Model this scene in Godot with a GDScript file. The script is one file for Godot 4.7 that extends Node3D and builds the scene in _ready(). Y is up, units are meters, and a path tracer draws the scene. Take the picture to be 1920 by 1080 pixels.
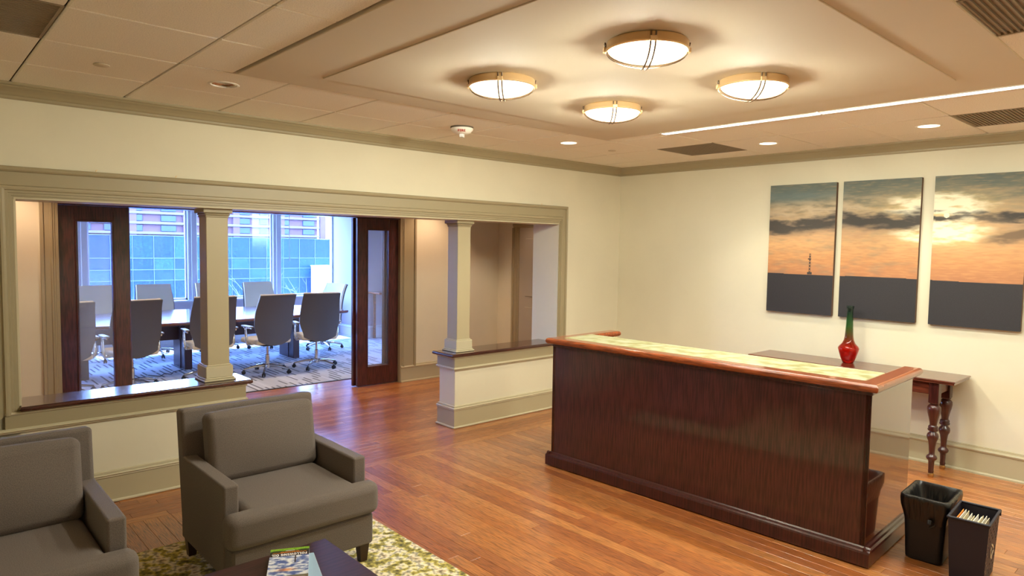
extends Node3D
# Reception lobby: left wall is z=0 (with the wide opening), right wall is x=0, y up, metres.

const H := 2.74
var M := {}
var used := {}

# ---------------------------------------------------------------- mesh builder
class MB:
	var v := PackedVector3Array()
	var n := PackedVector3Array()
	var uv := PackedVector2Array()
	var col := PackedColorArray()
	var ix := PackedInt32Array()
	var tint := Color(1, 1, 1)

	func vert(p: Vector3, nn: Vector3, t := Vector2.ZERO) -> int:
		v.append(p); n.append(nn); uv.append(t); col.append(tint)
		return v.size() - 1

	func tri_i(a: int, b: int, c: int) -> void:
		# keep front faces clockwise as seen from the side the normals point to
		var g := (v[b] - v[a]).cross(v[c] - v[a])
		if g.dot(n[a] + n[b] + n[c]) > 0.0:
			ix.append_array([a, c, b])
		else:
			ix.append_array([a, b, c])

	func quad_i(a: int, b: int, c: int, d: int) -> void:
		tri_i(a, b, c)
		tri_i(a, c, d)

	func quad(a: Vector3, b: Vector3, c: Vector3, d: Vector3, out: Vector3) -> void:
		var g := (b - a).cross(c - a)
		if g.length_squared() < 1e-16:
			g = (c - a).cross(d - a)
		g = g.normalized()
		if g.dot(out) < 0.0:
			g = -g
		var i := vert(a, g, Vector2(0, 0))
		vert(b, g, Vector2(1, 0)); vert(c, g, Vector2(1, 1)); vert(d, g, Vector2(0, 1))
		quad_i(i, i + 1, i + 2, i + 3)

	func tri(a: Vector3, b: Vector3, c: Vector3, out: Vector3) -> void:
		var g := (b - a).cross(c - a).normalized()
		if g.dot(out) < 0.0:
			g = -g
		var i := vert(a, g)
		vert(b, g); vert(c, g)
		tri_i(i, i + 1, i + 2)

	# box with chamfered edges between two corners
	func box(lo: Vector3, hi: Vector3, b := 0.0, xf := Transform3D()) -> void:
		var c := (lo + hi) * 0.5
		var h := (hi - lo) * 0.5
		h = h.abs()
		b = minf(b, minf(h.x, minf(h.y, h.z)) * 0.9)
		for ax in 3:
			var u := (ax + 1) % 3
			var w := (ax + 2) % 3
			for s in [-1.0, 1.0]:
				var q := []
				for k in [[-1, -1], [1, -1], [1, 1], [-1, 1]]:
					var p := Vector3()
					p[ax] = s * h[ax]; p[u] = k[0] * (h[u] - b); p[w] = k[1] * (h[w] - b)
					q.append(xf * (c + p))
				var o := Vector3(); o[ax] = s
				quad(q[0], q[1], q[2], q[3], xf.basis * o)
		if b <= 0.0:
			return
		for ax in 3:   # edges run along ax
			var u := (ax + 1) % 3
			var w := (ax + 2) % 3
			for su in [-1.0, 1.0]:
				for sw in [-1.0, 1.0]:
					var q := []
					for k in [[-1.0, 0], [1.0, 0], [1.0, 1], [-1.0, 1]]:
						var p := Vector3()
						p[ax] = k[0] * (h[ax] - b)
						p[u] = su * (h[u] - (b if k[1] == 1 else 0.0))
						p[w] = sw * (h[w] - (0.0 if k[1] == 1 else b))
						q.append(xf * (c + p))
					var o := Vector3(); o[u] = su; o[w] = sw
					quad(q[0], q[1], q[2], q[3], xf.basis * o)
		for sx in [-1.0, 1.0]:
			for sy in [-1.0, 1.0]:
				for sz in [-1.0, 1.0]:
					var s := Vector3(sx, sy, sz)
					tri(xf * (c + s * Vector3(h.x, h.y - b, h.z - b)), xf * (c + s * Vector3(h.x - b, h.y, h.z - b)), xf * (c + s * Vector3(h.x - b, h.y - b, h.z)), xf.basis * s)

	# soft box: rounded edges of radius r, faces puffed out by puff (x, y, z amounts on both signs)
	func soft(half: Vector3, r: float, xf := Transform3D(), puff := Vector3.ZERO, k := 4, mid := 6) -> void:
		var L := []
		for ax in 3:
			var l := []
			for i in k + 1:
				l.append(-half[ax] + r * (1.0 - tan((1.0 - float(i) / k) * PI / 4)))
			var a: float = -half[ax] + r
			for i in range(1, mid):
				l.append(lerpf(a, -a, float(i) / mid))
			for i in range(k, -1, -1):
				l.append(-(-half[ax] + r * (1.0 - tan((1.0 - float(i) / k) * PI / 4))))
			L.append(l)
		for ax in 3:
			var u := (ax + 1) % 3
			var w := (ax + 2) % 3
			var lu: Array = L[u]
			var lw: Array = L[w]
			for s in [-1.0, 1.0]:
				var base := v.size()
				for i in lu.size():
					for j in lw.size():
						var q := Vector3()
						q[ax] = s * half[ax]; q[u] = lu[i]; q[w] = lw[j]
						var inner := Vector3(clampf(q.x, -half.x + r, half.x - r), clampf(q.y, -half.y + r, half.y - r), clampf(q.z, -half.z + r, half.z - r))
						var d := (q - inner).normalized()
						var p := inner + d * r
						var nn := d
						for a2 in 3:
							if puff[a2] != 0.0:
								var b2 := (a2 + 1) % 3
								var c2 := (a2 + 2) % 3
								var fu: float = clampf(p[b2] / half[b2], -1, 1)
								var fw: float = clampf(p[c2] / half[c2], -1, 1)
								var sg: float = clampf(p[a2] / half[a2], -1, 1)
								var amt: float = puff[a2] * (1.0 - fu * fu) * (1.0 - fw * fw)
								p[a2] += sg * amt
								if absf(d[a2]) > 0.5:
									nn[b2] += puff[a2] * 2.0 * fu / half[b2] * (1.0 - fw * fw)
									nn[c2] += puff[a2] * 2.0 * fw / half[c2] * (1.0 - fu * fu)
						vert(xf * p, (xf.basis * nn).normalized(), Vector2(q[u], q[w]))
				var m := lw.size()
				for i in lu.size() - 1:
					for j in m - 1:
						quad_i(base + i * m + j, base + (i + 1) * m + j, base + (i + 1) * m + j + 1, base + i * m + j + 1)

	# polygon in the x-z plane raised from y0 to y1, rims rounded by r0 (bottom) and r1 (top)
	func slab(poly: PackedVector2Array, y0: float, y1: float, r0 := 0.0, r1 := 0.0, xf := Transform3D(), steps := 4) -> void:
		var cnt := poly.size()
		var area := 0.0
		for i in cnt:
			area += poly[i].cross(poly[(i + 1) % cnt])
		if area < 0.0:
			poly.reverse()
		var en := []
		for i in cnt:
			var e := (poly[(i + 1) % cnt] - poly[i]).normalized()
			en.append(Vector2(e.y, -e.x))
		var mi := []
		for i in cnt:
			var a: Vector2 = en[(i + cnt - 1) % cnt]
			var b: Vector2 = en[i]
			mi.append((a + b) / maxf(1.0 + a.dot(b), 0.15))
		var rings := []   # [inset, y, nxy, ny]
		if r0 > 0.0:
			for i in steps + 1:
				var t := PI / 2 * i / steps
				rings.append([r0 * (1.0 - sin(t)), y0 + r0 * (1.0 - cos(t)), sin(t), -cos(t)])
		else:
			rings.append([0.0, y0, 1.0, 0.0])
		if r1 > 0.0:
			for i in steps + 1:
				var t := PI / 2 * i / steps
				rings.append([r1 * (1.0 - cos(t)), y1 - r1 * (1.0 - sin(t)), cos(t), sin(t)])
		else:
			rings.append([0.0, y1, 1.0, 0.0])
		for i in cnt:
			var j := (i + 1) % cnt
			var na: Vector2 = en[i]
			var nb: Vector2 = en[i]
			if en[i].dot(en[(i + cnt - 1) % cnt]) > 0.8:
				na = (en[i] + en[(i + cnt - 1) % cnt]).normalized()
			if en[i].dot(en[j]) > 0.8:
				nb = (en[i] + en[j]).normalized()
			var base := v.size()
			for g in rings:
				var pa: Vector2 = poly[i] - mi[i] * g[0]
				var pb: Vector2 = poly[j] - mi[j] * g[0]
				vert(xf * Vector3(pa.x, g[1], pa.y), xf.basis * Vector3(na.x * g[2], g[3], na.y * g[2]).normalized())
				vert(xf * Vector3(pb.x, g[1], pb.y), xf.basis * Vector3(nb.x * g[2], g[3], nb.y * g[2]).normalized())
			for k in rings.size() - 1:
				quad_i(base + 2 * k, base + 2 * k + 1, base + 2 * k + 3, base + 2 * k + 2)
		for side in 2:
			var g: Array = rings[0] if side == 0 else rings[-1]
			var pp := PackedVector2Array()
			for i in cnt:
				pp.append(poly[i] - mi[i] * g[0])
			var t := Geometry2D.triangulate_polygon(pp)
			var base := v.size()
			var nn := xf.basis * Vector3(0, -1 if side == 0 else 1, 0)
			for p in pp:
				vert(xf * Vector3(p.x, g[1], p.y), nn, p)
			for k in range(0, t.size(), 3):
				tri_i(base + t[k], base + t[k + 1], base + t[k + 2])

	# profile of (radius, height) turned round y
	func lathe(prof: Array, seg := 24, xf := Transform3D(), colors := []) -> void:
		var sn := []
		for i in prof.size() - 1:
			var d: Vector2 = prof[i + 1] - prof[i]
			sn.append(Vector2(d.y, -d.x).normalized())
		for i in prof.size() - 1:
			var na: Vector2 = sn[i]
			var nb: Vector2 = sn[i]
			if i > 0 and sn[i].dot(sn[i - 1]) > 0.7:
				na = (sn[i] + sn[i - 1]).normalized()
			if i < sn.size() - 1 and sn[i].dot(sn[i + 1]) > 0.7:
				nb = (sn[i] + sn[i + 1]).normalized()
			var base := v.size()
			for s in seg + 1:
				var a := TAU * s / seg
				var c := cos(a)
				var si := sin(a)
				if colors: tint = colors[i]
				vert(xf * Vector3(prof[i].x * c, prof[i].y, prof[i].x * si), xf.basis * Vector3(na.x * c, na.y, na.x * si))
				if colors: tint = colors[i + 1]
				vert(xf * Vector3(prof[i + 1].x * c, prof[i + 1].y, prof[i + 1].x * si), xf.basis * Vector3(nb.x * c, nb.y, nb.x * si))
			for s in seg:
				quad_i(base + 2 * s, base + 2 * s + 2, base + 2 * s + 3, base + 2 * s + 1)
		tint = Color(1, 1, 1)

	# round bar through points, radii r0 to r1
	func tube(pts: Array, r0: float, r1 := -1.0, seg := 8) -> void:
		if r1 < 0.0: r1 = r0
		var base := v.size()
		var side := Vector3.UP
		for i in pts.size():
			var d: Vector3 = (pts[mini(i + 1, pts.size() - 1)] - pts[maxi(i - 1, 0)]).normalized()
			if i == 0:
				side = d.cross(Vector3.UP if absf(d.y) < 0.9 else Vector3.RIGHT).normalized()
			else:
				side = (side - d * side.dot(d)).normalized()
			var up := side.cross(d)
			var r := lerpf(r0, r1, float(i) / (pts.size() - 1))
			for s in seg:
				var a := TAU * s / seg
				var nn := side * cos(a) + up * sin(a)
				vert(pts[i] + nn * r, nn)
		for i in pts.size() - 1:
			for s in seg:
				var t := (s + 1) % seg
				quad_i(base + i * seg + s, base + i * seg + t, base + (i + 1) * seg + t, base + (i + 1) * seg + s)
		for e in 2:
			var k: int = 0 if e == 0 else pts.size() - 1
			var d: Vector3 = (pts[0] - pts[1]).normalized() if e == 0 else (pts[-1] - pts[-2]).normalized()
			var c := vert(pts[k], d)
			for s in seg:
				vert(v[base + k * seg + s], d)
			for s in seg:
				tri_i(c, c + 1 + s, c + 1 + (s + 1) % seg)

	# closed 2-D profile (x along dx, y along dy) run straight from a by vector along
	func run(prof: Array, a: Vector3, along: Vector3, dx: Vector3, dy: Vector3) -> void:
		var c := Vector2.ZERO
		for p in prof: c += p
		c /= prof.size()
		var pp := PackedVector2Array()
		for i in prof.size():
			var p: Vector2 = prof[i]
			var q: Vector2 = prof[(i + 1) % prof.size()]
			pp.append(p)
			var e := (q - p).normalized()
			var area := 0.0
			for k in prof.size():
				area += (prof[k] as Vector2).cross(prof[(k + 1) % prof.size()])
			var o := Vector2(e.y, -e.x) * signf(area)
			var A := a + dx * p.x + dy * p.y
			var B := a + dx * q.x + dy * q.y
			quad(A, B, B + along, A + along, dx * o.x + dy * o.y)
		var t := Geometry2D.triangulate_polygon(pp)
		for k in range(0, t.size(), 3):
			for s in 2:
				var f := along * s
				var P := []
				for m in 3:
					P.append(a + f + dx * pp[t[k + m]].x + dy * pp[t[k + m]].y)
				tri(P[0], P[1], P[2], along * (1 if s else -1))

	# curved sheet f(u, w) with u, w in 0..1, solid between offsets t0 and t1 along its normal
	func sheet(f: Callable, nu: int, nv: int, t0: float, t1: float) -> void:
		var P := []
		var N := []
		for i in nu + 1:
			for j in nv + 1:
				var u := float(i) / nu
				var w := float(j) / nv
				var p: Vector3 = f.call(u, w)
				var du: Vector3 = f.call(minf(u + 0.01, 1.0), w) - f.call(maxf(u - 0.01, 0.0), w)
				var dw: Vector3 = f.call(u, minf(w + 0.01, 1.0)) - f.call(u, maxf(w - 0.01, 0.0))
				P.append(p)
				N.append(du.cross(dw).normalized())
		var m := nv + 1
		for side in 2:
			var base := v.size()
			for k in P.size():
				vert(P[k] + N[k] * (t1 if side else t0), N[k] * (1.0 if side else -1.0))
			for i in nu:
				for j in nv:
					quad_i(base + i * m + j, base + (i + 1) * m + j, base + (i + 1) * m + j + 1, base + i * m + j + 1)
		var loop := []
		for i in nu + 1: loop.append(i * m)
		for j in range(1, m): loop.append(nu * m + j)
		for i in range(nu - 1, -1, -1): loop.append(i * m + nv)
		for j in range(nv - 1, 0, -1): loop.append(j)
		var mid: Vector3 = f.call(0.5, 0.5)
		for k in loop.size():
			var a: int = loop[k]
			var b: int = loop[(k + 1) % loop.size()]
			quad(P[a] + N[a] * t0, P[b] + N[b] * t0, P[b] + N[b] * t1, P[a] + N[a] * t1, P[a] - mid)

	func mesh() -> ArrayMesh:
		var a := []
		a.resize(Mesh.ARRAY_MAX)
		a[Mesh.ARRAY_VERTEX] = v; a[Mesh.ARRAY_NORMAL] = n; a[Mesh.ARRAY_TEX_UV] = uv; a[Mesh.ARRAY_COLOR] = col; a[Mesh.ARRAY_INDEX] = ix
		var m := ArrayMesh.new()
		m.add_surface_from_arrays(Mesh.PRIMITIVE_TRIANGLES, a)
		return m

# ---------------------------------------------------------------- node helpers
func named(called: String, parent: Node) -> String:
	var key := str(parent.get_instance_id()) + called
	var k: int = used.get(key, 0)
	used[key] = k + 1
	return called if k == 0 else "%s_%03d" % [called, k]

func tag(o: Node3D, label := "", category := "", group := "", kind := "") -> Node3D:
	if label: o.set_meta("label", label)
	if category: o.set_meta("category", category)
	if group: o.set_meta("group", group)
	if kind: o.set_meta("kind", kind)
	return o

func thing(called: String, label: String, category: String, at := Vector3.ZERO, turn := 0.0, group := "", kind := "") -> Node3D:
	var o := Node3D.new()
	o.name = named(called, self)
	add_child(o, true)
	o.position = at
	o.rotation.y = turn
	return tag(o, label, category, group, kind)

func put(called: String, m: Variant, mat: Material, parent: Node = self) -> MeshInstance3D:
	var o := MeshInstance3D.new()
	o.name = named(called, parent)
	o.mesh = m.mesh() if m is MB else m
	o.material_override = mat
	parent.add_child(o, true)
	return o

func copy(o: Node3D, base: String, at: Vector3, turn: float, label: String) -> Node3D:
	var c: Node3D = o.duplicate()
	c.name = named(base, self)
	add_child(c, true)
	c.position = at
	c.rotation.y = turn
	c.set_meta("label", label)
	return c

func text(s: String, size: float, mat: Material, parent: Node3D, xf: Transform3D, called := "lettering", face := "Droid Sans", bold := true) -> MeshInstance3D:
	var t := TextMesh.new()
	var f := SystemFont.new()
	f.font_names = [face]
	f.font_weight = 700 if bold else 400
	t.font = f
	t.text = s
	t.font_size = 32
	t.pixel_size = size / 32.0
	t.depth = 0.0008
	var o := put(called, t, mat, parent)
	o.transform = xf
	return o

# ---------------------------------------------------------------- materials
func noise_tex(freq: float, seed_: int, size := 256, oct := 4, ramp: Gradient = null, kind := FastNoiseLite.TYPE_SIMPLEX_SMOOTH, normal := false, bump := 4.0) -> NoiseTexture2D:
	var f := FastNoiseLite.new()
	f.seed = seed_; f.frequency = freq; f.noise_type = kind; f.fractal_octaves = oct
	var t := NoiseTexture2D.new()
	t.width = size; t.height = size; t.seamless = true; t.noise = f
	if ramp: t.color_ramp = ramp
	t.as_normal_map = normal
	t.bump_strength = bump
	return t

func grad(stops: Array) -> Gradient:
	var g := Gradient.new()
	var o := PackedFloat32Array()
	var c := PackedColorArray()
	for s in stops:
		o.append(s[0]); c.append(s[1])
	g.offsets = o; g.colors = c
	return g

func grey(x: float) -> Color:
	return Color(x, x, x)

func rgb(r: int, g: int, b: int) -> Color:
	return Color(r / 255.0, g / 255.0, b / 255.0)

func mat(key: String, c: Color, rough := 0.6, metal := 0.0, spec := 0.5) -> StandardMaterial3D:
	var m := StandardMaterial3D.new()
	m.resource_name = key
	m.albedo_color = c; m.roughness = rough; m.metallic = metal; m.metallic_specular = spec
	M[key] = m
	return m

func tex(m: StandardMaterial3D, t: Texture2D, scale: Vector3, world := false, off := Vector3.ZERO) -> StandardMaterial3D:
	m.albedo_texture = t
	m.uv1_triplanar = true
	m.uv1_world_triplanar = world
	m.uv1_scale = scale
	m.uv1_offset = off
	return m

func make_materials() -> void:
	var speck := noise_tex(0.35, 3, 256, 3, grad([[0.0, grey(0.80)], [0.5, grey(0.93)], [1.0, grey(1.0)]]))
	var grain := noise_tex(0.03, 5, 512, 5, grad([[0.0, grey(0.42)], [0.35, grey(0.72)], [0.55, grey(0.86)], [1.0, grey(1.0)]]))
	var grain2 := noise_tex(0.02, 9, 512, 5, grad([[0.0, grey(0.5)], [0.4, grey(0.75)], [0.6, grey(0.9)], [1.0, grey(1.0)]]))
	var grain3 := noise_tex(0.02, 10, 512, 6, grad([[0.0, grey(0.55)], [0.38, grey(0.74)], [0.55, grey(0.86)], [0.75, grey(0.96)], [1.0, grey(1.0)]]))
	var cloth := noise_tex(0.22, 12, 256, 3, grad([[0.0, grey(0.62)], [0.5, grey(0.85)], [1.0, grey(1.0)]]))
	var clothn := noise_tex(0.3, 14, 256, 2, null, FastNoiseLite.TYPE_SIMPLEX_SMOOTH, true, 3.0)
	tex(mat("wall", rgb(222, 214, 188), 0.75), noise_tex(0.01, 21, 128, 3, grad([[0.0, grey(0.97)], [1.0, grey(1.0)]])), Vector3(0.6, 0.6, 0.6), true)
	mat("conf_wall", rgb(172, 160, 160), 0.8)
	mat("trim", rgb(160, 147, 116), 0.45)
	mat("trim_base", rgb(180, 168, 136), 0.45)  # lighter copy of trim: stronger light on the low trim put into the colour
	mat("old_brass", rgb(186, 146, 88), 0.35, 0.9)
	mat("bronze", rgb(96, 74, 52), 0.5, 0.3)
	mat("trim_light", rgb(196, 186, 156), 0.45)
	tex(mat("tile", rgb(251, 242, 226), 0.9), noise_tex(0.25, 31, 256, 3, grad([[0.0, grey(0.84)], [0.45, grey(0.96)], [1.0, grey(1.0)]])), Vector3(2.2, 2.2, 2.2), true)
	mat("tile_back", rgb(70, 60, 48), 0.9)
	mat("gypsum", rgb(208, 193, 169), 0.85)
	mat("grille", rgb(150, 135, 112), 0.8)
	mat("grille_dark", rgb(96, 84, 68), 0.9)
	# wood
	for i in 6:
		var c: Color = [rgb(214, 134, 66), rgb(204, 122, 56), rgb(192, 110, 50), rgb(220, 142, 74), rgb(198, 118, 58), rgb(184, 106, 50)][i]
		var a := tex(mat("oak_z%d" % i, c, 0.4), grain, Vector3(10.0, 3.0, 0.5), true, Vector3(i * 0.17, 0, i * 0.31))
		a.clearcoat_enabled = true; a.clearcoat = 0.8; a.clearcoat_roughness = 0.2
		var b := tex(mat("oak_x%d" % i, c, 0.4), grain, Vector3(0.5, 3.0, 10.0), true, Vector3(i * 0.27, 0, i * 0.13))
		b.clearcoat_enabled = true; b.clearcoat = 0.8; b.clearcoat_roughness = 0.2
	mat("subfloor", rgb(70, 40, 20), 0.8)
	var mh := tex(mat("mahogany_up", rgb(78, 32, 27), 0.28), grain2, Vector3(5.0, 0.35, 5.0))
	mh.clearcoat_enabled = true; mh.clearcoat = 0.5; mh.clearcoat_roughness = 0.18
	var fr := tex(mat("mahogany_front", rgb(76, 32, 28), 0.35, 0.0, 0.4), grain3, Vector3(5.0, 0.35, 5.0))
	fr.clearcoat_enabled = true; fr.clearcoat = 1.0; fr.clearcoat_roughness = 0.1
	var pan := tex(mat("mahogany_gloss", rgb(92, 42, 30), 0.12), grain2, Vector3(5.0, 0.35, 5.0))
	pan.clearcoat_enabled = true; pan.clearcoat = 1.0; pan.clearcoat_roughness = 0.02
	var me := tex(mat("cherry_z", rgb(166, 82, 40), 0.25), grain2, Vector3(5.0, 5.0, 0.5))
	me.clearcoat_enabled = true; me.clearcoat = 0.7; me.clearcoat_roughness = 0.1
	var mx := tex(mat("cherry_x", rgb(166, 82, 40), 0.25), grain2, Vector3(0.5, 5.0, 5.0))
	mx.clearcoat_enabled = true; mx.clearcoat = 0.7; mx.clearcoat_roughness = 0.1
	var cp := tex(mat("cap_wood", rgb(78, 34, 28), 0.22), grain2, Vector3(0.5, 5.0, 5.0))
	cp.clearcoat_enabled = true; cp.clearcoat = 0.8; cp.clearcoat_roughness = 0.08
	var dw := tex(mat("door_wood", rgb(86, 38, 34), 0.3), grain2, Vector3(5.0, 0.5, 5.0))
	dw.clearcoat_enabled = true; dw.clearcoat = 0.5; dw.clearcoat_roughness = 0.15
	var tw := tex(mat("table_wood", rgb(112, 52, 34), 0.3), grain2, Vector3(5.0, 5.0, 0.5))
	tw.clearcoat_enabled = true; tw.clearcoat = 0.6; tw.clearcoat_roughness = 0.12
	tex(mat("coffee_wood", rgb(66, 34, 34), 0.4), grain2, Vector3(0.5, 5.0, 5.0))
	var ct := tex(mat("conf_table_wood", rgb(126, 62, 44), 0.2), grain2, Vector3(0.4, 4.0, 4.0))
	ct.clearcoat_enabled = true; ct.clearcoat = 0.45; ct.clearcoat_roughness = 0.08
	mat("conf_panel", rgb(70, 48, 48), 0.3)
	mat("leg_wood", rgb(58, 36, 26), 0.4)
	# stone counter
	tex(mat("marble", rgb(180, 186, 178), 0.3), noise_tex(0.018, 41, 256, 5, grad([[0.0, rgb(190, 176, 110)], [0.4, rgb(232, 222, 170)], [0.6, rgb(246, 240, 200)], [1.0, rgb(255, 250, 225)]])), Vector3(1.6, 1.6, 1.6))
	# cloth
	var fb := tex(mat("upholstery", rgb(128, 116, 108), 0.95), cloth, Vector3(3.8, 3.8, 3.8))
	fb.rim_enabled = true; fb.rim = 0.25; fb.rim_tint = 0.5
	fb.normal_enabled = true; fb.normal_texture = clothn; fb.normal_scale = 0.35
	mat("seam", rgb(44, 38, 36), 0.9)
	tex(mat("rug", rgb(255, 250, 236), 0.98), noise_tex(0.02, 52, 512, 6, grad([[0.0, rgb(84, 84, 60)], [0.28, rgb(150, 140, 70)], [0.42, rgb(204, 190, 96)], [0.5, rgb(228, 220, 172)], [0.62, rgb(240, 234, 214)], [0.78, rgb(222, 206, 170)], [1.0, rgb(160, 140, 108)]])), Vector3(0.9, 0.9, 0.9), true)
	M.rug.detail_enabled = true
	M.rug.detail_albedo = noise_tex(0.12, 57, 256, 4, grad([[0.0, grey(0.45)], [0.4, grey(0.8)], [0.55, grey(1.0)], [1.0, grey(1.0)]]))
	M.rug.detail_blend_mode = BaseMaterial3D.BLEND_MODE_MUL
	M.rug.detail_uv_layer = BaseMaterial3D.DETAIL_UV_1
	# office chairs
	tex(mat("chair_back", rgb(118, 110, 106), 0.85), cloth, Vector3(5, 5, 5))
	mat("chair_front", rgb(232, 212, 176), 0.6)
	mat("chrome", rgb(214, 212, 208), 0.12, 1.0)
	mat("black_plastic", rgb(24, 24, 28), 0.4)
	mat("arm_pad", rgb(150, 142, 130), 0.5)
	# metals and lamps
	mat("brass", rgb(238, 208, 160), 0.3, 0.7)
	mat("nickel", rgb(206, 196, 180), 0.2, 1.0)
	mat("white_paint", rgb(236, 230, 218), 0.5)
	mat("window_white", rgb(196, 196, 196), 0.5)
	glow("dome_glow", Color(1.0, 0.93, 0.80), 3.2)
	glow("strip_glow", Color(0.94, 0.97, 1.0), 4.0)
	glow("can_glow", Color(1.0, 0.94, 0.82), 3.0)
	# glass
	var g := mat("glass", Color(0.93, 0.97, 1.0, 0.06), 0.02, 0.0, 0.3)
	g.transparency = BaseMaterial3D.TRANSPARENCY_ALPHA
	var wg := mat("window_glass", Color(0.95, 0.98, 1.0, 0.04), 0.02, 0.0, 0.28)
	wg.transparency = BaseMaterial3D.TRANSPARENCY_ALPHA
	mat("bark", rgb(104, 104, 104), 0.9)
	mat("door_paint", rgb(176, 168, 152), 0.5)
	# bins and papers
	mat("bin_black", rgb(26, 25, 27), 0.5)
	var bag := mat("bag", rgb(24, 23, 23), 0.32)
	bag.normal_enabled = true
	bag.normal_texture = noise_tex(0.02, 71, 256, 3, null, FastNoiseLite.TYPE_SIMPLEX_SMOOTH, true, 5.0)
	bag.uv1_triplanar = true
	bag.uv1_scale = Vector3(5, 0.9, 5)
	mat("bin_blue", rgb(27, 27, 42), 0.5)
	mat("paper_white", rgb(236, 230, 216), 0.8)
	mat("paper_orange", rgb(240, 150, 60), 0.8)
	mat("paper_cream", rgb(220, 204, 168), 0.8)
	mat("red", rgb(176, 30, 22), 0.5)
	mat("clear_lens", rgb(225, 225, 225), 0.1)
	# outside
	mat("brick_wall", rgb(98, 66, 70), 0.9)
	mat("stone_band", rgb(104, 90, 88), 0.8)
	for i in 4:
		var p := tex(mat("reflection_pane%d" % i, [rgb(27, 62, 96), rgb(32, 69, 103), rgb(24, 56, 90), rgb(38, 75, 106)][i], 0.35), noise_tex(0.12, 80 + i, 128, 4, grad([[0.0, grey(0.62)], [0.5, grey(0.85)], [0.68, grey(0.95)], [0.75, Color(1, 1, 1)], [1.0, Color(1, 1, 1)]])), Vector3(0.6, 0.6, 0.6), true)  # pale mottling paints the reflections in the glass into the pane colour
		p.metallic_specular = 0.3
	mat("dark_pane", rgb(22, 48, 84), 0.3)
	mat("mullion_pale", rgb(84, 98, 110), 0.5)
	mat("asphalt", rgb(120, 126, 130), 0.95)
	mat("white_panel", rgb(245, 245, 245), 0.8)
	# conference carpet with short dashes running along z
	var im := Image.create(512, 512, false, Image.FORMAT_RGB8)
	var rng := RandomNumberGenerator.new()
	rng.seed = 77
	im.fill(rgb(190, 188, 184))
	for i in 64:
		var x0 := i * 8
		im.fill_rect(Rect2i(x0, 0, 8, 512), grey(0.72 + rng.randf() * 0.08))
	for i in 34:
		var x0 := i * 15 + rng.randi_range(0, 3)
		var y := rng.randi_range(-60, 0)
		while y < 512:
			var l := rng.randi_range(40, 110)
			im.fill_rect(Rect2i(x0, y, 5, l).intersection(Rect2i(0, 0, 512, 512)), grey(0.34 + rng.randf() * 0.08))
			y += l + rng.randi_range(40, 150)
	tex(mat("carpet", rgb(255, 255, 255), 0.95), ImageTexture.create_from_image(im), Vector3(0.42, 0.42, 0.42), true)

func glow(key: String, c: Color, e: float) -> void:
	var m := mat(key, c, 0.4)
	m.emission_enabled = true
	m.emission = c
	m.emission_energy_multiplier = e

# ---------------------------------------------------------------- scene
func _ready() -> void:
	var cam := Camera3D.new()
	cam.name = "camera"
	cam.fov = rad_to_deg(2.0 * atan(540.0 / 1268.27))
	cam.near = 0.05
	cam.far = 200.0
	cam.basis = Basis(Vector3.UP, -0.7390) * Basis(Vector3.RIGHT, -0.0621) * Basis(Vector3.BACK, 0.0153)
	cam.position = Vector3(-6.4825, 1.7961, 5.2004)
	add_child(cam)
	cam.current = true
	var we := WorldEnvironment.new()
	we.name = "environment"
	var env := Environment.new()
	var sky := Sky.new()
	var sm := ProceduralSkyMaterial.new()
	sm.sky_top_color = Color(0.42, 0.60, 1.0)
	sm.sky_horizon_color = Color(0.66, 0.80, 1.0)
	sm.sky_energy_multiplier = 4.4
	sm.ground_bottom_color = Color(0.40, 0.46, 0.52)
	sm.ground_horizon_color = Color(0.62, 0.76, 0.86)
	sm.ground_energy_multiplier = 2.0
	sm.sun_angle_max = 0.0
	sky.sky_material = sm
	env.background_mode = Environment.BG_SKY
	env.sky = sky
	env.tonemap_mode = Environment.TONE_MAPPER_LINEAR
	env.tonemap_exposure = 1.55
	env.sdfgi_enabled = true
	env.ssao_enabled = true
	env.ssil_enabled = true
	we.environment = env
	add_child(we)
	var sun := DirectionalLight3D.new()
	sun.name = "sun"
	sun.light_color = Color(0.86, 0.93, 1.0)
	sun.light_energy = 2.5
	sun.shadow_enabled = true
	sun.light_angular_distance = 0.6
	add_child(sun)
	sun.look_at_from_position(Vector3(-1.6, 30, -18), Vector3(-2.4, 0, -6.2))
	make_materials()
	build_floor()
	build_walls()
	build_ceiling()
	build_corridor()
	build_conference()
	build_outside()
	build_desk()
	build_wall_table()
	build_canvases()
	build_bins()
	build_seating()
	build_conference_furniture()
	build_fittings()

func area(size: Vector2, energy: float, c: Color, at: Vector3, called: String) -> void:
	var l := AreaLight3D.new()
	l.name = called
	l.area_size = size
	l.light_energy = energy
	l.light_color = c
	l.shadow_enabled = true
	l.position = at
	l.rotation = Vector3(-PI / 2, 0, 0)
	l.set("area_range", 14.0)
	add_child(l, true)

func structure(called: String, label: String, category: String) -> Node3D:
	return thing(called, label, category, Vector3.ZERO, 0.0, "", "structure")

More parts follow.
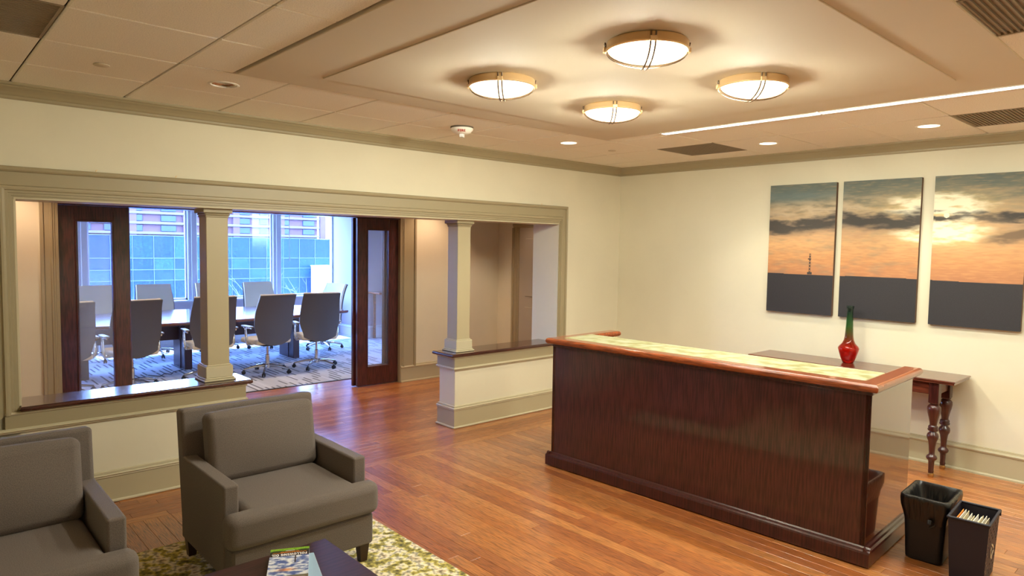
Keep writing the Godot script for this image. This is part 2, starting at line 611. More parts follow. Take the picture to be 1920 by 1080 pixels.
# ---------------------------------------------------------------- floor
func planks(fl: Node3D, x0: float, x1: float, z0: float, z1: float, along_z: bool, wid: float, rng: RandomNumberGenerator) -> void:
	var key := "oak_z" if along_z else "oak_x"
	var lens := [0.9, 1.3, 1.8, 2.3]
	var meshes := {}
	var a0: float = x0 if along_z else z0
	var a1: float = x1 if along_z else z1
	var b0: float = z0 if along_z else x0
	var b1: float = z1 if along_z else x1
	var a := a0
	while a < a1 - 0.005:
		var w := minf(wid, a1 - a)
		var b := b0
		var first := true
		while b < b1 - 0.005:
			var l: float = lens[rng.randi_range(0, 3)]
			if first: l *= rng.randf_range(0.35, 1.0)
			l = snappedf(l, 0.1)
			first = false
			if b + l > b1 - 0.25: l = b1 - b
			var id := "%.3f_%.3f" % [w, l]
			if not meshes.has(id):
				var m := MB.new()
				var hw := w / 2 - 0.0006
				var hl := l / 2 - 0.0006
				if along_z:
					m.box(Vector3(-hw, -0.018, -hl), Vector3(hw, 0.0, hl), 0.0012)
				else:
					m.box(Vector3(-hl, -0.018, -hw), Vector3(hl, 0.0, hw), 0.0012)
				meshes[id] = m.mesh()
			var o := put("plank", meshes[id], M[key + str(rng.randi_range(0, 5))], fl)
			o.position = Vector3(a + w / 2, 0, b + l / 2) if along_z else Vector3(b + l / 2, 0, a + w / 2)
			b += l
		a += wid

func build_floor() -> void:
	var rng := RandomNumberGenerator.new()
	rng.seed = 11
	var f := structure("floor", "polished orange-brown oak strip floor of the reception lobby", "floor")
	var m := MB.new()
	m.box(Vector3(-7.8, -0.2, -0.0), Vector3(0.2, -0.019, 6.6))
	put("subfloor", m, M.subfloor, f)
	planks(f, -5.86, -0.02, 0.484, 5.0, true, 0.083, rng)
	var g := MB.new()
	g.box(Vector3(-7.6, -0.018, 0.484), Vector3(-5.86, 0.0, 6.4), 0.001)
	g.box(Vector3(-5.86, -0.018, 5.0), Vector3(0.0, 0.0, 6.4), 0.001)
	var s := put("far_boards", g, M.oak_z2, f)
	s.set_meta("kind", "stuff")
	var c := structure("floor_corridor", "oak strip floor of the corridor laid crosswise to the lobby boards", "floor")
	m = MB.new()
	m.box(Vector3(-7.8, -0.2, -2.82), Vector3(0.2, -0.019, -0.0))
	put("subfloor", m, M.subfloor, c)
	planks(c, -5.9, -0.02, -2.82, 0.484, false, 0.0826, rng)
	g = MB.new()
	g.box(Vector3(-7.6, -0.018, -2.82), Vector3(-5.9, 0.0, 0.484), 0.001)
	put("far_boards", g, M.oak_x1, c).set_meta("kind", "stuff")
	var k := structure("floor_conference", "grey striped carpet of the conference room with short dark dashes", "carpet")
	m = MB.new()
	m.box(Vector3(-9.0, -0.2, -7.6), Vector3(2.2, 0.002, -2.82))
	put("carpet", m, M.carpet, k)
	m = MB.new()
	m.box(Vector3(-6.2, -0.01, -2.835), Vector3(-1.5, 0.006, -2.80), 0.003)
	put("threshold_strip", m, M.black_plastic, k)

# ---------------------------------------------------------------- lobby walls
func baseboard_run(m: MB, a: Vector3, b: Vector3, out: Vector3) -> void:
	# tall base with a moulded top and a shoe at the floor
	var prof := [Vector2(0, 0), Vector2(0.034, 0), Vector2(0.034, 0.012), Vector2(0.024, 0.022), Vector2(0.018, 0.022), Vector2(0.018, 0.178), Vector2(0.026, 0.184), Vector2(0.030, 0.196), Vector2(0.024, 0.206), Vector2(0.014, 0.212), Vector2(0.012, 0.224), Vector2(0, 0.226)]
	m.run(prof, a, b - a, out, Vector3.UP)

func crown_run(m: MB, a: Vector3, b: Vector3, out: Vector3) -> void:
	var prof := [Vector2(0, 0), Vector2(0, -0.092), Vector2(0.012, -0.092), Vector2(0.016, -0.084), Vector2(0.016, -0.072), Vector2(0.024, -0.066), Vector2(0.034, -0.052), Vector2(0.050, -0.036), Vector2(0.066, -0.026), Vector2(0.072, -0.018), Vector2(0.082, -0.016), Vector2(0.086, -0.008), Vector2(0.086, 0)]
	m.run(prof, a, b - a, out, Vector3.UP)

func knee_wall(called: String, x0: float, x1: float, free_left: bool, label: String) -> void:
	var k := structure(called, label, "half wall")
	var e0 := 1.0 if free_left else 0.0
	var e1 := 0.0 if free_left else 1.0
	var z1 := 0.0
	var z0 := -0.25
	var xc := x0
	var xa := x0
	if not free_left:
		x0 = -6.13
		xa = -6.012
	var band := func(y0: float, y1: float, o: float, b: float) -> MB:
		var mm := MB.new()
		mm.box(Vector3(x0 - o * e0, y0, z0 - o), Vector3(x1 + o * e1, y1, z1 + o), b)
		return mm
	put("half_wall_body", band.call(0.0, 0.705, 0.0, 0.0), M.wall, k)
	put("base_board", band.call(0.0, 0.175, 0.016, 0.0), M.trim_base, k)
	var b2: MB = band.call(0.175, 0.19, 0.022, 0.004)
	b2.box(Vector3(x0 - 0.028 * e0, 0.188, z0 - 0.028), Vector3(x1 + 0.028 * e1, 0.204, z1 + 0.028), 0.006)
	b2.box(Vector3(x0 - 0.014 * e0, 0.202, z0 - 0.014), Vector3(x1 + 0.014 * e1, 0.222, z1 + 0.014), 0.004)
	put("base_moulding", b2, M.trim_light, k)
	put("shoe_moulding", band.call(0.0, 0.02, 0.03, 0.006), M.trim_light, k)
	var ap := MB.new()
	ap.box(Vector3(xa - 0.018 * e0, 0.60, z0 - 0.018), Vector3(x1 + 0.018 * e1, 0.705, z1 + 0.018), 0.002)
	put("apron", ap, M.trim, k)
	var am: MB = band.call(0.572, 0.584, 0.018, 0.003)
	am.box(Vector3(x0 - 0.03 * e0, 0.584, z0 - 0.03), Vector3(x1 + 0.03 * e1, 0.597, z1 + 0.03), 0.004)
	am.box(Vector3(x0 - 0.022 * e0, 0.596, z0 - 0.022), Vector3(x1 + 0.022 * e1, 0.604, z1 + 0.022), 0.002)
	am.box(Vector3(xa - 0.026 * e0, 0.690, z0 - 0.026), Vector3(x1 + 0.026 * e1, 0.708, z1 + 0.026), 0.004)
	put("apron_moulding", am, M.trim_light, k)
	var cap := MB.new()
	var p := PackedVector2Array([Vector2(xc - 0.07 * e0, z0 - 0.035), Vector2(x1 + 0.06 * e1, z0 - 0.035), Vector2(x1 + 0.06 * e1, z1 + 0.05), Vector2(xc - 0.07 * e0, z1 + 0.05)])
	cap.slab(p, 0.708, 0.74, 0.012, 0.012)
	put("cap_ledge", cap, M.cap_wood, k)

func square_column(x: float, label: String) -> void:
	var c := thing("square_column", label, "column", Vector3(x, 0.7405, -0.145), 0.0, "square columns standing on the half walls")
	var m := MB.new()
	m.box(Vector3(-0.08, 0.1, -0.08), Vector3(0.08, 1.28, 0.08), 0.003)
	put("shaft", m, M.trim_base, c)
	m = MB.new()
	m.box(Vector3(-0.118, 0.0, -0.118), Vector3(0.118, 0.014, 0.118), 0.005)
	m.box(Vector3(-0.108, 0.013, -0.108), Vector3(0.108, 0.026, 0.108), 0.006)
	m.box(Vector3(-0.1, 0.025, -0.1), Vector3(0.1, 0.112, 0.1), 0.004)
	m.box(Vector3(-0.092, 0.111, -0.092), Vector3(0.092, 0.122, 0.092), 0.006)
	put("plinth", m, M.trim_light, c)
	m = MB.new()
	m.box(Vector3(-0.086, 1.235, -0.086), Vector3(0.086, 1.25, 0.086), 0.004)
	m.box(Vector3(-0.094, 1.249, -0.094), Vector3(0.094, 1.268, 0.094), 0.008)
	m.box(Vector3(-0.106, 1.267, -0.106), Vector3(0.106, 1.3085, 0.106), 0.004)
	put("capital", m, M.trim, c)

func build_walls() -> void:
	var w := structure("wall_left", "cream lobby wall with the wide framed opening onto the corridor", "wall")
	var m := MB.new()
	m.box(Vector3(-7.8, 2.052, -0.28), Vector3(0.0, 2.95, 0.0))
	m.box(Vector3(-7.8, 0.0, -0.28), Vector3(-5.935, 2.052, 0.0))
	m.box(Vector3(-1.06, 0.0, -0.40), Vector3(0.0, 2.052, 0.0))
	put("plaster", m, M.wall, w)
	w = structure("wall_right", "cream lobby wall behind the reception desk where the canvases hang", "wall")
	m = MB.new()
	m.box(Vector3(0.0, 0.0, -2.4), Vector3(0.2, 2.95, 6.6))
	put("plaster", m, M.wall, w)
	w = structure("wall_back", "cream lobby wall behind the camera", "wall")
	m = MB.new()
	m.box(Vector3(-7.8, 0.0, 6.4), Vector3(0.2, 2.95, 6.6))
	m.box(Vector3(-7.8, 0.0, -2.4), Vector3(-7.6, 2.95, 6.4))
	put("plaster", m, M.wall, w)
	var b := structure("baseboard_right", "taupe moulded baseboard along the wall behind the desk", "baseboard")
	m = MB.new()
	baseboard_run(m, Vector3(0, 0, 0), Vector3(0, 0, 6.4), Vector3.LEFT)
	put("board", m, M.trim_base, b)
	b = structure("baseboard_left", "taupe moulded baseboard along the short wall piece by the corner", "baseboard")
	m = MB.new()
	baseboard_run(m, Vector3(-1.06, 0, 0), Vector3(0, 0, 0), Vector3.BACK)
	baseboard_run(m, Vector3(-7.6, 0, 0), Vector3(-5.9, 0, 0), Vector3.BACK)
	put("board", m, M.trim_base, b)
	var t := structure("trim_1", "taupe crown moulding along the wall above the wide opening", "crown moulding")
	m = MB.new()
	crown_run(m, Vector3(-7.6, H, 0), Vector3(0, H, 0), Vector3.BACK)
	put("moulding", m, M.trim, t)
	t = structure("trim_2", "taupe crown moulding along the wall above the three canvases", "crown moulding")
	m = MB.new()
	crown_run(m, Vector3(0, H, 0), Vector3(0, H, 6.4), Vector3.LEFT)
	put("moulding", m, M.trim, t)
	# picture-frame casing round the opening: t runs from inner edge (0) to outer edge (1)
	t = structure("trim_3", "wide taupe stepped casing framing the opening to the corridor", "casing")
	var prof := [Vector2(0, 0.006), Vector2(0.05, 0.006), Vector2(0.06, 0.012), Vector2(0.14, 0.012), Vector2(0.15, 0.02), Vector2(0.22, 0.02), Vector2(0.24, 0.028), Vector2(0.30, 0.030), Vector2(0.36, 0.030), Vector2(0.38, 0.020), Vector2(0.40, 0.016), Vector2(0.82, 0.016), Vector2(0.83, 0.028), Vector2(0.88, 0.036), Vector2(0.93, 0.038), Vector2(0.97, 0.034), Vector2(1.0, 0.026), Vector2(1.0, 0.0)]
	var X0 := -5.935
	var X1 := -1.06
	var Y1 := 2.05
	var wl := 0.195
	var wr := 0.118
	var wt := 0.19
	m = MB.new()
	for i in prof.size() - 1:
		var a: Vector2 = prof[i]
		var c: Vector2 = prof[i + 1]
		var out := Vector3(0, 0, 1)
		var p := func(k: int, q: Vector2) -> Vector3:
			match k:
				0: return Vector3(X0 - wl * q.x, 0.69 if q.x < 0.41 else 0.6, q.y)
				1: return Vector3(X0 - wl * q.x, Y1 + wt * q.x, q.y)
				2: return Vector3(X1 + wr * q.x, Y1 + wt * q.x, q.y)
				3: return Vector3(X1 + wr * q.x, 0.0, q.y)
			return Vector3.ZERO
		for k in 3:
			var o := out
			if absf(a.x - c.x) < 0.03 or i == prof.size() - 2:
				var s := signf(c.y - a.y) * -1.0   # rising away from the opening faces the opening
				if c.y > a.y:
					o = [Vector3(1, 0, 0), Vector3(0, -1, 0), Vector3(-1, 0, 0)][k]
				else:
					o = [Vector3(-1, 0, 0), Vector3(0, 1, 0), Vector3(1, 0, 0)][k]
				o += out * 0.05
			m.quad(p.call(k, a), p.call(k, c), p.call(k + 1, c), p.call(k + 1, a), o)
	put("casing", m, M.trim, t)
	m = MB.new()
	m.box(Vector3(-5.935, 2.04, -0.28), Vector3(-1.06, 2.051, 0.006), 0.002)
	m.box(Vector3(-5.937, 0.74, -0.28), Vector3(-5.923, 2.04, 0.006), 0.002)
	put("jamb_lining", m, M.trim_light, t)
	knee_wall("wall_knee_left", -5.935, -4.535, false, "cream half wall with dark wood cap behind the two armchairs")
	knee_wall("wall_knee_right", -2.48, -1.06, true, "cream half wall with dark wood cap beside the reception desk")
	square_column(-4.69, "taupe square column on the half wall behind the armchairs")
	square_column(-2.33, "taupe square column on the half wall next to the reception desk")

# ---------------------------------------------------------------- ceiling
func build_ceiling() -> void:
	var c := structure("ceiling", "tan tiled lobby ceiling with a stepped smooth panel in the middle", "ceiling")
	var m := MB.new()
	m.box(Vector3(-7.8, H + 0.02, -0.3), Vector3(0.2, H + 0.2, 6.6))
	put("ceiling_deck", m, M.tile_back, c)
	var sx0 := -5.035
	var sx1 := -1.835
	var sz0 := 1.295
	var sz1 := 4.385
	var meshes := {}
	var holes := [Vector2(-4.99, 0.955), Vector2(-1.92, 0.93), Vector2(-0.72, 2.225), Vector2(-0.73, 3.495)]
	for i in 13:
		for j in 11:
			var x0 := -7.77 + 0.61 * i
			var x1 := x0 + 0.61
			var z0 := 0.05 + 0.6115 * j
			var z1 := z0 + 0.6115
			if x0 > -7.0 - 1.0 and j > 9: continue
			x1 = minf(x1, 0.0)
			if x1 - x0 < 0.05: continue
			var parts := []
			var inz := z0 > sz0 - 0.1 and z1 < sz1 + 0.1
			if inz and x0 < sx0 and x1 > sx0:
				parts.append([x0, sx0 - 0.012])
			elif inz and x0 < sx1 + 0.13 and x1 > sx1 + 0.13:
				parts.append([sx1 + 0.1, x1])
			elif inz and x0 >= sx0 and x1 <= sx1 + 0.13:
				continue
			elif not inz and x0 < sx1 + 0.1 and x1 > sx1 + 0.1 and z0 > sz0:
				parts.append([x0, sx1 - 0.0])
				parts.append([sx1 + 0.1, x1])
			else:
				parts.append([x0, x1])
			for p in parts:
				var w: float = p[1] - p[0]
				var d := z1 - z0
				var cx: float = (p[0] + p[1]) / 2
				var cz := (z0 + z1) / 2
				var grilled := (i == 11 and j == 2) or (i == 11 and j == 6) or (i == 2 and j == 2) or (i == 7 and j == 7)
				var hole := Vector2.INF
				for h in holes:
					if absf(h.x - cx) < w / 2 and absf(h.y - cz) < d / 2: hole = h - Vector2(cx, cz)
				var id := "%.3f_%.3f_%s_%s" % [w, d, hole, grilled]
				if not meshes.has(id):
					var q := MB.new()
					var g := 0.004
					if hole != Vector2.INF:
						tile_with_hole(q, w / 2 - g, d / 2 - g, hole, 0.078)
					elif grilled:
						q.box(Vector3(-w / 2 + g, 0.012, -d / 2 + g), Vector3(w / 2 - g, 0.018, d / 2 - g))
						for e in 4:
							var f := 0.012
							if e < 2:
								var s := -1.0 if e == 0 else 1.0
								q.box(Vector3(minf(s * (w / 2 - g), s * (w / 2 - g - f)), 0, -d / 2 + g), Vector3(maxf(s * (w / 2 - g), s * (w / 2 - g - f)), 0.014, d / 2 - g))
							else:
								var s := -1.0 if e == 2 else 1.0
								q.box(Vector3(-w / 2 + g, 0, minf(s * (d / 2 - g), s * (d / 2 - g - f))), Vector3(w / 2 - g, 0.014, maxf(s * (d / 2 - g), s * (d / 2 - g - f))))
						for k in 26:
							var zz := -d / 2 + 0.02 + (d - 0.04) * k / 25.0
							q.box(Vector3(-w / 2 + g, 0.002, zz - 0.004), Vector3(w / 2 - g, 0.013, zz + 0.004))
					else:
						q.box(Vector3(-w / 2 + g, 0.0, -d / 2 + g), Vector3(w / 2 - g, 0.018, d / 2 - g), 0.006)
					meshes[id] = q.mesh()
				var o := put("return_grille" if grilled else "ceiling_tile", meshes[id], M.grille if grilled else M.tile, c)
				o.position = Vector3(cx, H, cz)
	m = MB.new()
	m.box(Vector3(-7.6, H, 0.0), Vector3(0.0, H + 0.018, 0.05))
	m.box(Vector3(-7.6, H, 6.15), Vector3(0.0, H + 0.018, 6.4))
	put("border_tile", m, M.tile, c)
	m = MB.new()
	m.box(Vector3(sx0, H - 0.007, sz0), Vector3(sx1, H + 0.018, sz1), 0.003)
	put("panel_outer", m, M.gypsum, c)
	m = MB.new()
	m.box(Vector3(-4.655, H - 0.0125, 1.57), Vector3(-2.19, H - 0.006, 4.05), 0.004)
	put("panel_inner", m, M.gypsum, c)
	# strip lights in the slot along the panel
	var slot := 0
	for seg in [[1.86, 3.13], [3.145, 4.9], [4.915, 6.3]]:
		var s := thing("linear_light", ["slim white ceiling light strip, the far length nearest the corner", "slim white ceiling light strip, the long length running past the frame edge", "slim white ceiling light strip overhead, beyond the frame"][slot], "light strip", Vector3(-1.785, H - 0.009, (seg[0] + seg[1]) / 2), 0.0, "light strips in the ceiling slot")
		slot += 1
		var l: float = (seg[1] - seg[0]) / 2
		m = MB.new()
		m.box(Vector3(-0.048, -0.002, -l), Vector3(-0.034, 0.018, l), 0.001)
		m.box(Vector3(0.034, -0.002, -l), Vector3(0.048, 0.018, l), 0.001)
		m.box(Vector3(-0.048, 0.012, -l), Vector3(0.048, 0.018, l), 0.001)
		put("housing", m, M.white_paint, s)
		m = MB.new()
		m.box(Vector3(-0.034, 0.0, -l), Vector3(0.034, 0.008, l), 0.002)
		put("diffuser_lens", m, M.strip_glow, s)
		area(Vector2(0.066, l * 2.0 - 0.01), STRIP * l * 2.0, Color(0.98, 1.0, 0.95), Vector3(-1.785, H - 0.013, (seg[0] + seg[1]) / 2), "strip_lamp")
	m = MB.new()
	m.box(Vector3(-1.835, H, 1.3), Vector3(-1.735, H + 0.018, 1.86))
	put("slot_filler", m, M.tile, c)

const STRIP := 1.5

func tile_with_hole(q: MB, hw: float, hd: float, c: Vector2, r: float) -> void:
	var n := 32
	var rim := []
	var edge := []
	for i in n:
		var a := TAU * i / n + PI / 4
		var d := Vector2(cos(a), sin(a))
		rim.append(c + d * r)
		var t := INF
		if d.x > 1e-6: t = minf(t, (hw - c.x) / d.x)
		if d.x < -1e-6: t = minf(t, (-hw - c.x) / d.x)
		if d.y > 1e-6: t = minf(t, (hd - c.y) / d.y)
		if d.y < -1e-6: t = minf(t, (-hd - c.y) / d.y)
		edge.append(c + d * t)
	for i in n:
		var j := (i + 1) % n
		var e0: Vector2 = edge[i]
		var e1: Vector2 = edge[j]
		q.quad(Vector3(rim[i].x, 0, rim[i].y), Vector3(rim[j].x, 0, rim[j].y), Vector3(e1.x, 0, e1.y), Vector3(e0.x, 0, e0.y), Vector3.DOWN)
		if absf(absf(e0.x) - hw) > 1e-4 and absf(absf(e1.y) - hd) > 1e-4 or absf(absf(e0.y) - hd) > 1e-4 and absf(absf(e1.x) - hw) > 1e-4:
			var k := Vector2(hw * signf(e0.x + e1.x), hd * signf(e0.y + e1.y))
			q.tri(Vector3(e0.x, 0, e0.y), Vector3(e1.x, 0, e1.y), Vector3(k.x, 0, k.y), Vector3.DOWN)
		q.quad(Vector3(rim[i].x, 0, rim[i].y), Vector3(rim[j].x, 0, rim[j].y), Vector3(rim[j].x, 0.018, rim[j].y), Vector3(rim[i].x, 0.018, rim[i].y), Vector3(c.x - rim[i].x, 0, c.y - rim[i].y))
	for s in [[-1, 0], [1, 0], [0, -1], [0, 1]]:
		var a := Vector3(s[0] * hw, 0, s[1] * hd)
		var t := Vector3(s[1] * hw, 0, s[0] * hd)
		q.quad(a - t, a + t, a + t + Vector3(0, 0.018, 0), a - t + Vector3(0, 0.018, 0), Vector3(s[0], 0, s[1]))

# ---------------------------------------------------------------- corridor
func leaf(w: float, y1: float, parent: Node3D, z: float, x: float) -> void:
	# one glazed leaf: stiles and rails, thin stops, a pane
	var f := MB.new()
	var st := 0.135
	var y0 := 0.012
	var gy0 := 0.235
	var gy1 := y1 - 0.135
	f.box(Vector3(x, y0, z - 0.022), Vector3(x + st, y1, z + 0.022), 0.003)
	f.box(Vector3(x + w - st, y0, z - 0.022), Vector3(x + w, y1, z + 0.022), 0.003)
	f.box(Vector3(x + st, y0, z - 0.021), Vector3(x + w - st, gy0, z + 0.021), 0.002)
	f.box(Vector3(x + st, gy1, z - 0.021), Vector3(x + w - st, y1, z + 0.021), 0.002)
	put("door_frame", f, M.door_wood, parent)
	var s := MB.new()
	for zz in [z + 0.017, z - 0.017]:
		s.box(Vector3(x + st - 0.001, gy0, zz - 0.011), Vector3(x + st + 0.014, gy1, zz + 0.011), 0.004)
		s.box(Vector3(x + w - st - 0.014, gy0, zz - 0.011), Vector3(x + w - st + 0.001, gy1, zz + 0.011), 0.004)
		s.box(Vector3(x + st, gy0 - 0.001, zz - 0.0105), Vector3(x + w - st, gy0 + 0.014, zz + 0.0105), 0.004)
		s.box(Vector3(x + st, gy1 - 0.014, zz - 0.0105), Vector3(x + w - st, gy1 + 0.001, zz + 0.0105), 0.004)
	put("glazing_stop", s, M.door_wood, parent)
	var g := MB.new()
	g.box(Vector3(x + st + 0.002, gy0 + 0.002, z - 0.003), Vector3(x + w - st - 0.002, gy1 - 0.002, z + 0.003))
	put("glass_pane", g, M.glass, parent)

func door_casing(m: MB, a: Vector3, up: Vector3, across: Vector3, out: Vector3, wid: float) -> void:
	# moulded casing: inner edge at a, runs by up, spreads by across
	var p := [Vector2(0, 0), Vector2(0, 0.012), Vector2(0.014, 0.012), Vector2(0.018, 0.018), Vector2(0.032, 0.018), Vector2(0.036, 0.026), Vector2(0.05, 0.026), Vector2(0.056, 0.016), Vector2(wid - 0.03, 0.016), Vector2(wid - 0.024, 0.032), Vector2(wid, 0.034), Vector2(wid, 0)]
	m.run(p, a, up, across, out)

func build_corridor() -> void:
	var Z := -2.22
	var DT := 2.135
	var xl := -5.385
	var xr := -1.67
	var w := structure("wall_corridor", "peach lit corridor wall around the conference room doorway", "wall")
	var m := MB.new()
	m.box(Vector3(-7.8, 0, Z - 0.2), Vector3(xl, 2.95, Z))
	m.box(Vector3(xr, 0, Z - 0.2), Vector3(0.2, 2.95, Z))
	m.box(Vector3(xl, DT, Z - 0.2), Vector3(xr, 2.95, Z))
	put("plaster", m, M.wall, w)
	var c := structure("ceiling_corridor", "plain corridor ceiling beyond the wide opening", "ceiling")
	m = MB.new()
	m.box(Vector3(-7.8, H, Z - 0.2), Vector3(0.2, H + 0.2, -0.28))
	put("plaster", m, M.gypsum, c)
	var t := structure("trim_4", "taupe moulded casing around the conference room doorway", "casing")
	m = MB.new()
	door_casing(m, Vector3(xl, 0, Z), Vector3(0, DT, 0), Vector3.LEFT, Vector3.BACK, 0.13)
	door_casing(m, Vector3(xr, 0.2, Z), Vector3(0, DT - 0.2, 0), Vector3.RIGHT, Vector3.BACK, 0.225)
	door_casing(m, Vector3(xl - 0.13, DT, Z), Vector3(xr - xl + 0.355, 0, 0), Vector3.UP, Vector3.BACK, 0.13)
	m.box(Vector3(xl, 0, Z - 0.21), Vector3(xl + 0.012, DT, Z + 0.012), 0.002)
	m.box(Vector3(xr - 0.012, 0, Z - 0.21), Vector3(xr, DT, Z + 0.012), 0.002)
	put("casing", m, M.trim, t)
	m = MB.new()
	m.box(Vector3(xl, DT - 0.02, Z - 0.21), Vector3(xr, DT, Z + 0.01), 0.002)
	put("door_track", m, M.door_wood, t)
	var b := structure("baseboard_corridor", "taupe baseboard along the corridor wall right of the glass door", "baseboard")
	m = MB.new()
	baseboard_run(m, Vector3(xr + 0.0, 0, Z), Vector3(0, 0, Z), Vector3.BACK)
	baseboard_run(m, Vector3(-7.6, 0, Z), Vector3(xl - 0.13, 0, Z), Vector3.BACK)
	baseboard_run(m, Vector3(0, 0, -1.98), Vector3(0, 0, Z), Vector3.LEFT)
	put("board", m, M.trim_base, b)
	for d in 2:
		var door := structure("door_%d" % (d + 1), ["dark wood door with a tall glass pane, folded open at left of the doorway", "dark wood door with a tall glass pane, folded open at right of the doorway"][d], "door")
		var x := xl + 0.012 if d == 0 else xr - 0.012 - 0.59
		leaf(0.59, DT - 0.022, door, Z - 0.06, x)
		leaf(0.59, DT - 0.022, door, Z - 0.13, x + (0.022 if d == 0 else -0.022))
	# door in the corridor's end wall
	t = structure("trim_5", "taupe casing of the painted door at the corridor end", "casing")
	m = MB.new()
	door_casing(m, Vector3(0, 0, -1.76), Vector3(0, 2.05, 0), Vector3(0, 0, -1), Vector3.LEFT, 0.13)
	door_casing(m, Vector3(0, 0, -0.86), Vector3(0, 2.05, 0), Vector3(0, 0, 1), Vector3.LEFT, 0.13)
	door_casing(m, Vector3(0, 2.05, -1.89), Vector3(0, 0, 1.16), Vector3.UP, Vector3.LEFT, 0.13)
	put("casing", m, M.trim, t)
	var dr := structure("door_3", "grey-taupe painted panel door at the corridor end", "door")
	m = MB.new()
	m.box(Vector3(-0.012, 0.01, -1.755), Vector3(-0.002, 2.045, -0.865), 0.002)
	put("door_slab", m, M.door_paint, dr)
	m = MB.new()
	for yy in [[0.25, 0.95], [1.1, 1.9]]:
		for zz in [[-1.63, -1.37], [-1.25, -0.99]]:
			m.box(Vector3(-0.022, yy[0], zz[0]), Vector3(-0.011, yy[1], zz[1]), 0.006)
	put("door_panel", m, M.door_paint, dr)
	m = MB.new()
	m.lathe([Vector2(0.0, 0.0), Vector2(0.03, 0.0), Vector2(0.012, 0.02), Vector2(0.026, 0.04), Vector2(0.02, 0.06), Vector2(0, 0.065)], 16, Transform3D(Basis(Vector3.BACK, PI / 2), Vector3(-0.012, 0.98, -0.93)))
	put("knob", m, M.brass, dr)
	for x in [-5.75, -3.45, -1.28, -0.5]:
		downlight(Vector3(x, H, -1.2 if x > -1 else -1.78), true, ["recessed downlight in the corridor ceiling left of the glass doors", "recessed downlight in the corridor ceiling over the glass doorway", "recessed downlight in the corridor ceiling right of the glass doors", "unseen downlight added to brighten the corridor end near the painted door"][0 if x < -5 else (1 if x < -2 else (2 if x < -1 else 3))], Color(1.0, 0.84, 0.70), CORRIDOR * (0.35 if x > -1 else 1.0), 48.0)  # the one by the end door is added, unseen, to brighten the end wall

const CORRIDOR := 1.75

